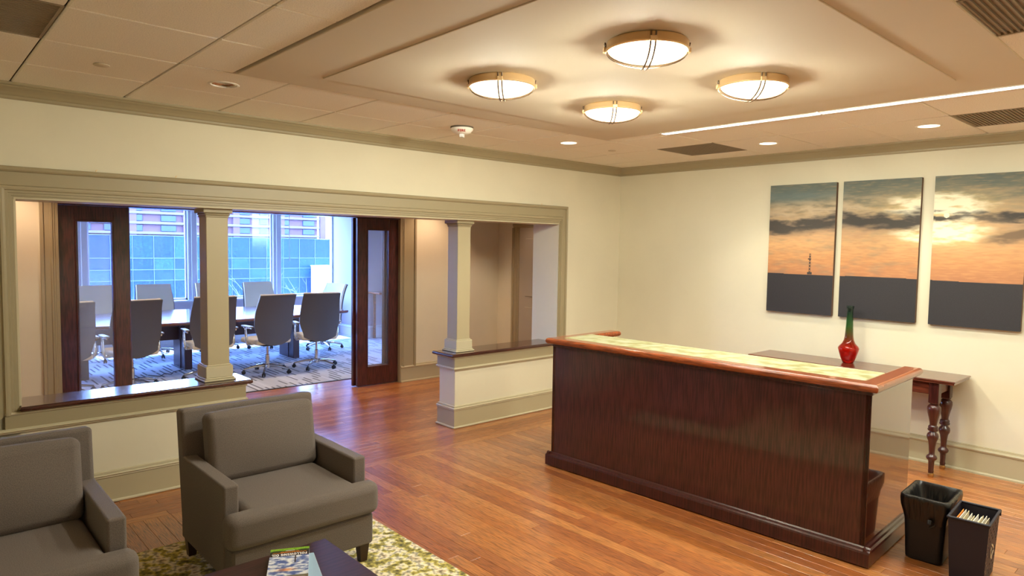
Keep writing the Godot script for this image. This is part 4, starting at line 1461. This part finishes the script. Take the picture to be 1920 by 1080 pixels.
	for i in 10:
		var lab: String = "%s paper standing in the recycling bin, %s" % [["orange", "white", "cream", "white", "cream", "white", "white", "cream", "white", "cream"][i], ["", "", "just in front of the large white sheet", "between two cream papers near the bin's middle", "at the middle of the pile", "just before the thicker white sheet", "in front of the middle cream paper", "third from the perforated side", "second from the perforated side", "closest to the perforated side"][i]]
		if i == 0: lab = "orange envelope standing in the recycling bin"
		if i == 1: lab = "large white folded sheet leaning beside the orange envelope"
		var p := thing("envelope" if i == 0 else "paper_sheet", lab, "envelope" if i == 0 else "paper", r.position + Basis(Vector3.UP, 0.06) * Vector3(-0.012 + 0.002 * (i % 3), 0.006, -0.062 + i * 0.0135), 0.06, "papers in the recycling bin")
		var hh: float = 0.325 if i < 2 else 0.30 + rng.randf() * 0.025
		m = MB.new()
		m.box(Vector3(-0.105, 0, -0.0014), Vector3(0.105, hh, 0.0014), 0.0, Transform3D(Basis(Vector3.RIGHT, -0.03 + rng.randf() * 0.03) * Basis(Vector3.UP, rng.randf_range(-0.012, 0.012)), Vector3.ZERO))
		put("sheet", m, M[cols[i]], p)

# ---------------------------------------------------------------- armchairs, rug, coffee table
func armchair() -> Node3D:
	var c := thing("armchair", "grey-brown armchair with loose cushions in front of the half wall column", "armchair", Vector3(-4.935, 0.011, 1.55), 0.0, "grey armchairs on the rug")
	var m := MB.new()
	m.box(Vector3(-0.388, 0.11, -0.375), Vector3(0.388, 0.285, 0.405), 0.012)
	put("seat_frame", m, M.upholstery, c)
	for s in [-1.0, 1.0]:
		m = MB.new()
		m.soft(Vector3(0.039, 0.236, 0.335), 0.014, Transform3D(Basis(), Vector3(s * 0.356, 0.345, -0.03)), Vector3.ZERO, 3, 2)
		put("arm", m, M.upholstery, c)
	m = MB.new()
	var bx := Transform3D(Basis(Vector3.RIGHT, -0.13), Vector3(0, 0.11, -0.315))
	m.soft(Vector3(0.392, 0.364, 0.055), 0.022, bx * Transform3D(Basis(), Vector3(0, 0.364, 0.0)), Vector3.ZERO, 4, 2)
	put("back_frame", m, M.upholstery, c)
	# T-shaped seat cushion
	m = MB.new()
	var P := PackedVector2Array([Vector2(-0.312, -0.22), Vector2(0.312, -0.22), Vector2(0.312, 0.318), Vector2(0.405, 0.322)])
	for i in 5:
		var a := -0.15 + (PI / 2 + 0.1) * i / 4.0
		P.append(Vector2(0.36 + cos(a) * 0.06, 0.38 + sin(a) * 0.06))
	P.append(Vector2(0.0, 0.442))
	for i in 5:
		var a := PI / 2 + 0.05 + (PI / 2 + 0.1) * i / 4.0
		P.append(Vector2(-0.36 + cos(a) * 0.06, 0.38 + sin(a) * 0.06))
	P.append(Vector2(-0.405, 0.322)); P.append(Vector2(-0.312, 0.318))
	m.slab(P, 0.288, 0.462, 0.042, 0.05, Transform3D(), 6)
	put("seat_cushion", m, M.upholstery, c)
	m = MB.new()
	var cx := Transform3D(Basis(Vector3.RIGHT, -0.17), Vector3(0, 0.44, -0.165))
	m.soft(Vector3(0.312, 0.193, 0.065), 0.04, cx * Transform3D(Basis(), Vector3(0, 0.203, 0.0)), Vector3(0.0, 0.008, 0.035), 5, 8)
	put("back_cushion", m, M.upholstery, c)
	m = MB.new()
	for s in [-1.0, 1.0]:
		m.tube([Vector3(s * 0.30, 0.27, 0.385), Vector3(s * 0.30, 0.27, 0.39)], 0.001)
	for x in [-0.35, 0.35]:
		for z in [-0.345, 0.345]:
			var l := MB.new()
			var r0 := 0.020
			var r1 := 0.030
			for k in 4:
				var a := [[-1, -1], [1, -1], [1, 1], [-1, 1]]
				var p0: Array = a[k]
				var p1: Array = a[(k + 1) % 4]
				l.quad(Vector3(p0[0] * r0, 0, p0[1] * r0), Vector3(p1[0] * r0, 0, p1[1] * r0), Vector3(p1[0] * r1, 0.115, p1[1] * r1), Vector3(p0[0] * r1, 0.115, p0[1] * r1), Vector3(p0[0] + p1[0], 0, p0[1] + p1[1]))
			l.quad(Vector3(-r0, 0, -r0), Vector3(r0, 0, -r0), Vector3(r0, 0, r0), Vector3(-r0, 0, r0), Vector3.DOWN)
			var o := put("leg", l, M.leg_wood, c)
			o.position = Vector3(x, 0, z)
	return c

func build_seating() -> void:
	var r := thing("area_rug", "mottled yellow-green and cream area rug under the armchairs", "rug")
	var m := MB.new()
	m.slab(PackedVector2Array([Vector2(-7.3, 0.985), Vector2(-4.235, 0.985), Vector2(-4.235, 3.4), Vector2(-7.3, 3.4)]), 0.0005, 0.0105, 0.0, 0.004)
	put("pile", m, M.rug, r)
	var a := armchair()
	copy(a, "armchair", Vector3(-6.165, 0.011, 1.635), 0.0, "grey-brown armchair cut off by the photo's edge, its right arm showing")
	var t := thing("coffee_table", "low dark brown rectangular coffee table in the foreground", "coffee table", Vector3(-5.51, 0.011, 2.70))
	m = MB.new()
	m.slab(PackedVector2Array([Vector2(-0.46, -0.33), Vector2(0.46, -0.33), Vector2(0.46, 0.33), Vector2(-0.46, 0.33)]), 0.384, 0.42, 0.003, 0.004)
	put("table_top", m, M.coffee_wood, t)
	m = MB.new()
	m.box(Vector3(-0.42, 0.31, -0.29), Vector3(0.42, 0.385, -0.27), 0.002)
	m.box(Vector3(-0.42, 0.31, 0.27), Vector3(0.42, 0.385, 0.29), 0.002)
	m.box(Vector3(-0.42, 0.31, -0.28), Vector3(-0.40, 0.385, 0.28), 0.002)
	m.box(Vector3(0.40, 0.31, -0.28), Vector3(0.42, 0.385, 0.28), 0.002)
	put("apron", m, M.coffee_wood, t)
	for x in [-0.4, 0.4]:
		for z in [-0.27, 0.27]:
			m = MB.new()
			m.box(Vector3(-0.027, 0, -0.027), Vector3(0.027, 0.385, 0.027), 0.004)
			put("leg", m, M.coffee_wood, t).position = Vector3(x, 0, z)
	# pale blue booklet below, the book on top
	var TY := 0.432
	var turn := -0.465
	var k := thing("booklet", "pale blue booklet under the book on the coffee table", "booklet", Vector3(-5.278, TY, 2.573), -0.305)
	m = MB.new()
	m.box(Vector3(-0.082, 0, -0.115), Vector3(0.082, 0.008, 0.115), 0.001)
	put("cover", m, mat("booklet_blue", rgb(150, 176, 196), 0.5), k)
	m = MB.new()
	m.box(Vector3(-0.078, 0.0012, -0.1155), Vector3(0.0825, 0.0066, 0.1155))
	put("pages", m, M.paper_white, k)
	build_book(Vector3(-5.306, TY + 0.0083, 2.55), turn)

func build_book(at: Vector3, turn: float) -> void:
	var b := thing("book", "hardcover book titled FOLLOWING OIL, green band and blue sky cover", "book", at, turn)
	var w := 0.080
	var d := 0.127
	var h := 0.026
	var m := MB.new()
	m.box(Vector3(-w + 0.003, 0.002, -d + 0.003), Vector3(w - 0.001, h - 0.002, d - 0.003))
	put("pages", m, M.paper_white, b)
	m = MB.new()
	m.box(Vector3(-w, 0, -d), Vector3(w, 0.0022, d), 0.0005)
	m.box(Vector3(-w, h - 0.0022, -d), Vector3(w, h, d), 0.0005)
	m.box(Vector3(w - 0.002, 0, -d), Vector3(w, h, d), 0.0005)
	put("cover", m, mat("book_cover", rgb(206, 214, 216), 0.35), b)
	# printed front: cloudy sky with a flare, dark title block, green leafy foot
	var W := 128
	var Hh := 188
	var im := Image.create(W, Hh, false, Image.FORMAT_RGB8)
	var f := FastNoiseLite.new()
	f.seed = 2; f.frequency = 1.0; f.fractal_octaves = 4
	for y in Hh:
		for x in W:
			var s := float(x) / W
			var t := float(y) / Hh          # 0 is the head of the cover
			var n := f.get_noise_2d(s * 3.0, t * 9.0)
			var c := rgb(74, 96, 160).lerp(rgb(226, 228, 232), clampf(0.5 + n * 1.6, 0, 1))
			if t < 0.3: c = c.lerp(rgb(240, 130, 60), 0.7 * exp(-pow((s - 0.55) / 0.2, 2) - pow((t - 0.2) / 0.05, 2)))
			if t > 0.70: c = rgb(34, 30, 30)
			if t > 0.86:
				var g := absf(sin(s * 9.0 + 0.4)) * 0.05
				c = rgb(46, 62, 24) if t < 0.90 + g * 0.5 else rgb(142, 190, 44).lerp(rgb(100, 150, 30), clampf(0.5 + f.get_noise_2d(s * 20, t * 20), 0, 1))
			im.set_pixel(x, y, c)
	im.fill_rect(Rect2i(42, 84, 4, 48), rgb(40, 34, 44))
	im.fill_rect(Rect2i(40, 112, 8, 4), rgb(60, 50, 50))
	im.fill_rect(Rect2i(48, 169, 30, 3), rgb(236, 236, 230))
	var cm := mat("book_print", Color(1, 1, 1), 0.3)
	cm.albedo_texture = ImageTexture.create_from_image(im)
	m = MB.new()
	# the book lies turned round: its head points to the camera side (+z)
	var e := m.vert(Vector3(-w, h + 0.0003, -d), Vector3.UP, Vector2(1, 1))
	m.vert(Vector3(w, h + 0.0003, -d), Vector3.UP, Vector2(0, 1))
	m.vert(Vector3(w, h + 0.0003, d), Vector3.UP, Vector2(0, 0))
	m.vert(Vector3(-w, h + 0.0003, d), Vector3.UP, Vector2(1, 0))
	m.quad_i(e, e + 1, e + 2, e + 3)
	put("printed_front", m, cm, b)
	var flat := Basis(Vector3.UP, PI) * Basis(Vector3.RIGHT, -PI / 2)
	var ti := text("FOLLOWING OIL", 0.020, M.white_panel, b, Transform3D(flat, Vector3(0, h + 0.0008, -0.064)), "title")
	ti.scale = Vector3(0.92, 1.3, 1.0)
	text("Four Decades of Cycle-Testing Experiences", 0.0068, M.paper_orange, b, Transform3D(flat, Vector3(0, h + 0.0008, -0.083)), "subtitle")
	text("and What They Foretell", 0.0068, M.paper_orange, b, Transform3D(flat, Vector3(0, h + 0.0008, -0.0905)), "subtitle")

# ---------------------------------------------------------------- conference furniture
func office_chair() -> Node3D:
	var c := thing("office_chair", "", "office chair", Vector3.ZERO, 0.0, "office chairs around the conference table")
	# chair faces -z (towards the table when it stands on the near side); back at +z
	var back := func(u: float, w: float) -> Vector3:
		var a := u * 2.0 - 1.0
		var wid := lerpf(0.225, 0.275, smoothstep(0.0, 0.35, w)) - 0.02 * smoothstep(0.5, 1.0, w)
		var y0 := 0.40 + 0.07 * a * a
		var y := lerpf(y0, 1.095, w)
		var z := 0.225 + 0.10 * w * w - 0.05 * sin(w * PI) * 0.9 - 0.035 * a * a * (1.0 - 0.5 * w)
		return Vector3(-a * wid, y, z)
	var m := MB.new()
	m.sheet(back, 10, 14, -0.018, 0.0)
	var sh := put("back_shell", m, M.chair_back, c)
	m = MB.new()
	m.sheet(func(u: float, w: float) -> Vector3:
		var p: Vector3 = back.call(0.015 + u * 0.97, 0.01 + w * 0.98)
		return p, 10, 14, 0.0005, 0.034)
	var bk := put("backrest", m, M.chair_front, c)
	m = MB.new()
	m.soft(Vector3(0.25, 0.035, 0.24), 0.03, Transform3D(Basis(), Vector3(0, 0.455, -0.04)), Vector3(0, 0.012, 0), 4, 4)
	put("seat", m, M.chair_front, c)
	m = MB.new()
	m.box(Vector3(-0.12, 0.385, -0.14), Vector3(0.12, 0.422, 0.12), 0.012)
	put("seat_mechanism", m, M.black_plastic, c)
	for s in [-1.0, 1.0]:
		m = MB.new()
		m.tube([Vector3(s * 0.20, 0.425, 0.0), Vector3(s * 0.285, 0.425, 0.01), Vector3(s * 0.30, 0.45, 0.015), Vector3(s * 0.305, 0.55, 0.0), Vector3(s * 0.30, 0.635, -0.03), Vector3(s * 0.295, 0.652, -0.06)], 0.021, 0.017, 8)
		m.tube([Vector3(s * 0.30, 0.635, -0.02), Vector3(s * 0.298, 0.652, 0.05), Vector3(s * 0.29, 0.645, 0.14)], 0.013, 0.012, 8)
		var ar := put("arm", m, M.chrome, c)
		m = MB.new()
		m.soft(Vector3(0.03, 0.011, 0.125), 0.01, Transform3D(Basis(), Vector3(s * 0.295, 0.667, 0.02)), Vector3.ZERO, 3, 2)
		put("arm_pad", m, M.arm_pad, ar)
	m = MB.new()
	m.lathe([Vector2(0.0, 0.39), Vector2(0.018, 0.39), Vector2(0.018, 0.26), Vector2(0.028, 0.255), Vector2(0.028, 0.13), Vector2(0.045, 0.12), Vector2(0.045, 0.07), Vector2(0.0, 0.065)], 14)
	put("gas_lift", m, M.chrome, c)
	var lg := MB.new()
	lg.tube([Vector3(0.03, 0.105, 0), Vector3(0.16, 0.10, 0), Vector3(0.31, 0.068, 0)], 0.021, 0.013, 8)
	var lm := lg.mesh()
	var cs := MB.new()
	for s in [-1.0, 1.0]:
		cs.lathe([Vector2(0, -0.008), Vector2(0.02, -0.008), Vector2(0.0265, -0.004), Vector2(0.0265, 0.005), Vector2(0.02, 0.008), Vector2(0, 0.008)], 12, Transform3D(Basis(Vector3.RIGHT, PI / 2), Vector3(0.31, 0.027, s * 0.014)))
	cs.box(Vector3(0.295, 0.03, -0.01), Vector3(0.322, 0.066, 0.01), 0.004)
	var cm := cs.mesh()
	for k in 5:
		var l := put("base_leg", lm, M.chrome, c)
		l.rotation.y = TAU * k / 5 + 0.3
		put("caster", cm, M.black_plastic, l)
	return c

func build_conference_furniture() -> void:
	var proto := office_chair()
	var near := [[-5.10, -3.86, 0.0, "grey-backed office chair at the left end of the near row, behind glass"], [-4.42, -3.84, 0.05, "grey-backed office chair just right of the left glass door's stile"], [-3.50, -3.9, -0.06, "grey-backed office chair half hidden by the square column"], [-2.75, -3.86, 0.1, "grey-backed office chair standing full in view right of the column"], [-2.03, -3.86, -0.2, "grey-backed office chair nearest the right glass door"]]
	var far := [[-4.28, -6.26, PI, "pale-fronted office chair seen through the left glass door"], [-3.5, -6.22, PI - 0.05, "pale-fronted office chair across the table, between door and column"], [-2.58, -6.3, PI + 0.05, "pale-fronted office chair mostly hidden behind the square column"], [-1.84, -6.2, PI, "pale-fronted office chair facing the camera across the table"], [-1.14, -5.42, PI * 0.5 + 0.2, "pale-fronted office chair turned at the right end of the table"]]
	var first := true
	for a in near + far:
		if first:
			proto.position = Vector3(a[0], 0.003, a[1]); proto.rotation.y = a[2]; proto.set_meta("label", a[3])
			first = false
		else:
			copy(proto, "office_chair", Vector3(a[0], 0.003, a[1]), a[2], a[3])
	# boat-shaped table on two panel pedestals
	var t := thing("conference_table", "long reddish boat-shaped conference table with glossy top", "table", Vector3(-3.35, 0.002, -5.02))
	var P := PackedVector2Array()
	for i in 13:
		var s := -1.0 + 2.0 * i / 12.0
		P.append(Vector2(s * 2.15, 0.92 - 0.34 * s * s))
	for i in 13:
		var s := 1.0 - 2.0 * i / 12.0
		P.append(Vector2(s * 2.15, -0.92 + 0.34 * s * s))
	var m := MB.new()
	m.slab(P, 0.692, 0.738, 0.03, 0.004)
	put("table_top", m, M.conf_table_wood, t)
	for x in [-1.4, -0.15, 1.43]:
		m = MB.new()
		m.box(Vector3(x - 0.05, 0, -0.26), Vector3(x + 0.05, 0.692, 0.26), 0.006)
		m.box(Vector3(x - 0.06, 0, 0.03), Vector3(x + 0.06, 0.69, 0.09), 0.004)
		put("pedestal", m, M.conf_panel, t)
	m = MB.new()
	m.box(Vector3(-1.35, 0.4, -0.015), Vector3(1.38, 0.66, 0.015), 0.003)
	put("modesty_panel", m, M.conf_panel, t)
	var cb := thing("power_cord", "thin black power cord lying on the carpet under the table", "cord", Vector3(0, 0.0, 0))
	m = MB.new()
	var pts := []
	for p in [[-4.05, 0.008, -4.62], [-3.95, 0.008, -4.45], [-3.85, 0.008, -4.62], [-3.8, 0.008, -4.5], [-3.72, 0.01, -4.68], [-3.62, 0.008, -4.74], [-3.57, 0.012, -4.76]]:
		pts.append(Vector3(p[0], p[1], p[2]))
	m.tube(pts, 0.005, -1.0, 6)
	put("cable", m, M.black_plastic, cb)
	# console seen through the right glass door
	var k := thing("console_table", "slim-legged wooden console table seen through the right glass door", "console", Vector3(0.36, 0.002, -5.88))
	m = MB.new()
	m.slab(PackedVector2Array([Vector2(-0.26, -0.22), Vector2(0.25, -0.22), Vector2(0.25, 0.22), Vector2(-0.26, 0.22)]), 0.855, 0.89, 0.012, 0.003)
	put("table_top", m, M.cherry_x, k)
	for x in [-0.12, 0.2]:
		for z in [-0.18, 0.18]:
			m = MB.new()
			m.box(Vector3(x - 0.02, 0, z - 0.02), Vector3(x + 0.02, 0.856, z + 0.02), 0.003)
			put("leg", m, M.cherry_x, k)

# ---------------------------------------------------------------- ceiling fittings
func downlight(at: Vector3, lit: bool, label: String, c := Color(1.0, 0.96, 0.84), e := 1.0, ang := 55.0) -> void:
	var d := thing("recessed_downlight", label, "downlight", at, 0.0, "recessed downlights")
	var m := MB.new()
	m.lathe([Vector2(0.072, 0.004), Vector2(0.073, -0.003), Vector2(0.086, -0.004), Vector2(0.09, -0.001), Vector2(0.0895, 0.001), Vector2(0.072, 0.004)], 32)
	put("trim_ring", m, M.white_paint, d)
	if lit:
		m = MB.new()
		m.lathe([Vector2(0.0, -0.001), Vector2(0.060, -0.0012), Vector2(0.073, 0.001)], 32)
		put("lamp_lens", m, M.can_glow, d)
		var l := SpotLight3D.new()
		l.name = named("downlight_lamp", self)
		l.light_color = c
		l.light_energy = e
		l.light_size = 0.06
		l.spot_angle = ang
		l.spot_angle_attenuation = 0.6
		l.spot_range = 12.0
		l.spot_attenuation = 2.0
		l.shadow_enabled = true
		l.position = at + Vector3(0, -0.015, 0)
		l.rotation.x = -PI / 2
		add_child(l)
	else:
		m = MB.new()
		m.lathe([Vector2(0.073, 0.003), Vector2(0.066, 0.0125), Vector2(0.05, 0.017), Vector2(0.0, 0.0178)], 32)
		put("reflector", m, M.nickel, d)

const DOME := 1.15

func dome_lamp(x: float, z: float, label: String) -> void:
	var y := H - 0.0125
	var d := thing("ceiling_lamp", label, "ceiling lamp", Vector3(x, y, z), 0.0, "four domed ceiling lamps")
	d.scale = Vector3(0.88, 0.78, 0.88)
	var m := MB.new()
	m.lathe([Vector2(0.0, 0.0), Vector2(0.200, 0.0), Vector2(0.208, -0.004), Vector2(0.212, -0.012), Vector2(0.212, -0.042), Vector2(0.216, -0.046), Vector2(0.216, -0.054), Vector2(0.208, -0.058), Vector2(0.204, -0.056), Vector2(0.202, -0.05), Vector2(0.202, -0.006), Vector2(0.0, -0.005)], 48)
	put("rim", m, M.brass, d)
	m = MB.new()
	var p := [Vector2(0.200, -0.05)]
	for i in 11:
		var a := i / 10.0
		p.append(Vector2(0.200 * cos(a * PI / 2), -0.05 - 0.082 * sin(a * PI / 2)))
	m.lathe(p, 48)
	put("glass_bowl", m, M.dome_glow, d)
	for k in 2:
		for s in [-1.0, 1.0]:
			m = MB.new()
			var pts := []
			var dir := Vector3(-1, 0, 1).normalized() if k == 0 else Vector3(1, 0, 1).normalized()
			var side: Vector3 = dir.cross(Vector3.UP) * 0.012 * s
			pts.append(dir * 0.217 + Vector3(0, -0.006, 0) + side)
			for i in 17:
				var a := -1.0 + i / 8.0
				var r := 0.206 * sin(a * PI / 2)
				pts.append(dir * -r + Vector3(0, -0.052 - 0.086 * cos(a * PI / 2), 0) + side)
			pts.append(dir * -0.217 + Vector3(0, -0.006, 0) + side)
			m.tube(pts, 0.0046, -1.0, 6)
			put("strap_rod", m, M.bronze, d)
	for k in 4:
		m = MB.new()
		m.soft(Vector3(0.018, 0.014, 0.008), 0.004, Transform3D(Basis(Vector3.UP, PI / 4 + PI / 2 * k), Vector3(sin(PI / 4 + PI / 2 * k), 0, cos(PI / 4 + PI / 2 * k)) * 0.216 + Vector3(0, -0.047, 0)), Vector3.ZERO, 2, 1)
		put("clip", m, M.brass, d)
	var l := OmniLight3D.new()
	l.name = named("dome_lamp_light", self)
	l.light_color = Color(1.0, 1.0, 0.92)
	l.light_energy = DOME
	l.light_size = 0.07
	l.omni_range = 14.0
	l.omni_attenuation = 2.0
	l.shadow_enabled = true
	l.position = Vector3(x, y - 0.06, z)
	add_child(l)

func build_fittings() -> void:
	dome_lamp(-3.93, 3.285, "domed ceiling lamp with brass rim, the largest and nearest")
	dome_lamp(-3.93, 2.29, "domed ceiling lamp with brass rim, farthest to the left")
	dome_lamp(-2.95, 2.28, "domed ceiling lamp with brass rim, smallest and lowest of four")
	dome_lamp(-2.96, 3.28, "domed ceiling lamp with brass rim, closest to the light strip")
	downlight(Vector3(-4.99, H, 0.955), false, "unlit recessed downlight with silver reflector near the left ceiling")
	downlight(Vector3(-1.92, H, 0.93), true, "lit recessed downlight near the corner, left of the light strip")
	downlight(Vector3(-0.72, H, 2.225), true, "lit recessed downlight over the left canvas")
	downlight(Vector3(-0.73, H, 3.495), true, "lit recessed downlight over the right canvas")
	# fire strobe
	var s := thing("fire_strobe", "white ceiling fire alarm strobe with red FIRE lettering", "fire alarm", Vector3(-3.10, H, 0.865))
	var m := MB.new()
	m.lathe([Vector2(0.0, 0.0), Vector2(0.092, 0.0), Vector2(0.092, -0.010), Vector2(0.088, -0.012)], 32)
	put("base_ring", m, M.grille_dark, s)
	m = MB.new()
	m.lathe([Vector2(0.086, -0.008), Vector2(0.090, -0.014), Vector2(0.086, -0.028), Vector2(0.07, -0.045), Vector2(0.05, -0.056), Vector2(0.0, -0.058)], 32)
	put("housing", m, M.white_paint, s)
	m = MB.new()
	m.soft(Vector3(0.022, 0.014, 0.016), 0.006, Transform3D(Basis(Vector3.UP, 0.6), Vector3(0, -0.068, 0)), Vector3.ZERO, 3, 1)
	put("strobe_lens", m, M.clear_lens, s)
	var yaw := atan2(-0.64, 0.77)
	text("FIRE", 0.030, M.red, s, Transform3D(Basis(Vector3.UP, yaw) * Basis(Vector3.RIGHT, 0.75), Vector3(sin(yaw) * 0.080, -0.040, cos(yaw) * 0.080)))
	# concealed sprinklers
	for p in [[-5.63, 0.946, "round concealed sprinkler cover in the left ceiling tiles"], [-1.29, 0.92, "round concealed sprinkler cover near the ceiling corner"]]:
		var q := thing("sprinkler_cover", p[2], "sprinkler", Vector3(p[0], H, p[1]), 0.0, "concealed sprinkler covers")
		m = MB.new()
		m.lathe([Vector2(0.0, -0.007), Vector2(0.036, -0.007), Vector2(0.040, -0.005), Vector2(0.040, -0.003), Vector2(0.034, 0.0)], 28)
		put("cover_plate", m, M.gypsum, q)
	# three small screw hooks left in the casing's top edge
	for x in [-5.49, -5.0, -1.35]:
		var q := thing("screw_hook", ["small hook on the top edge of the casing, far left", "small hook on the top edge of the casing above the left column", "small hook on the casing's top edge close to the corner"][0 if x < -5.2 else (1 if x < -3 else 2)], "hook", Vector3(x, 2.241, 0.02), 0.0, "small hooks on the casing")
		m = MB.new()
		m.tube([Vector3(0, -0.002, 0), Vector3(0, 0.008, 0), Vector3(0.004, 0.013, 0), Vector3(0.009, 0.011, 0)], 0.0025, -1.0, 6)
		put("hook_wire", m, M.brass, q)
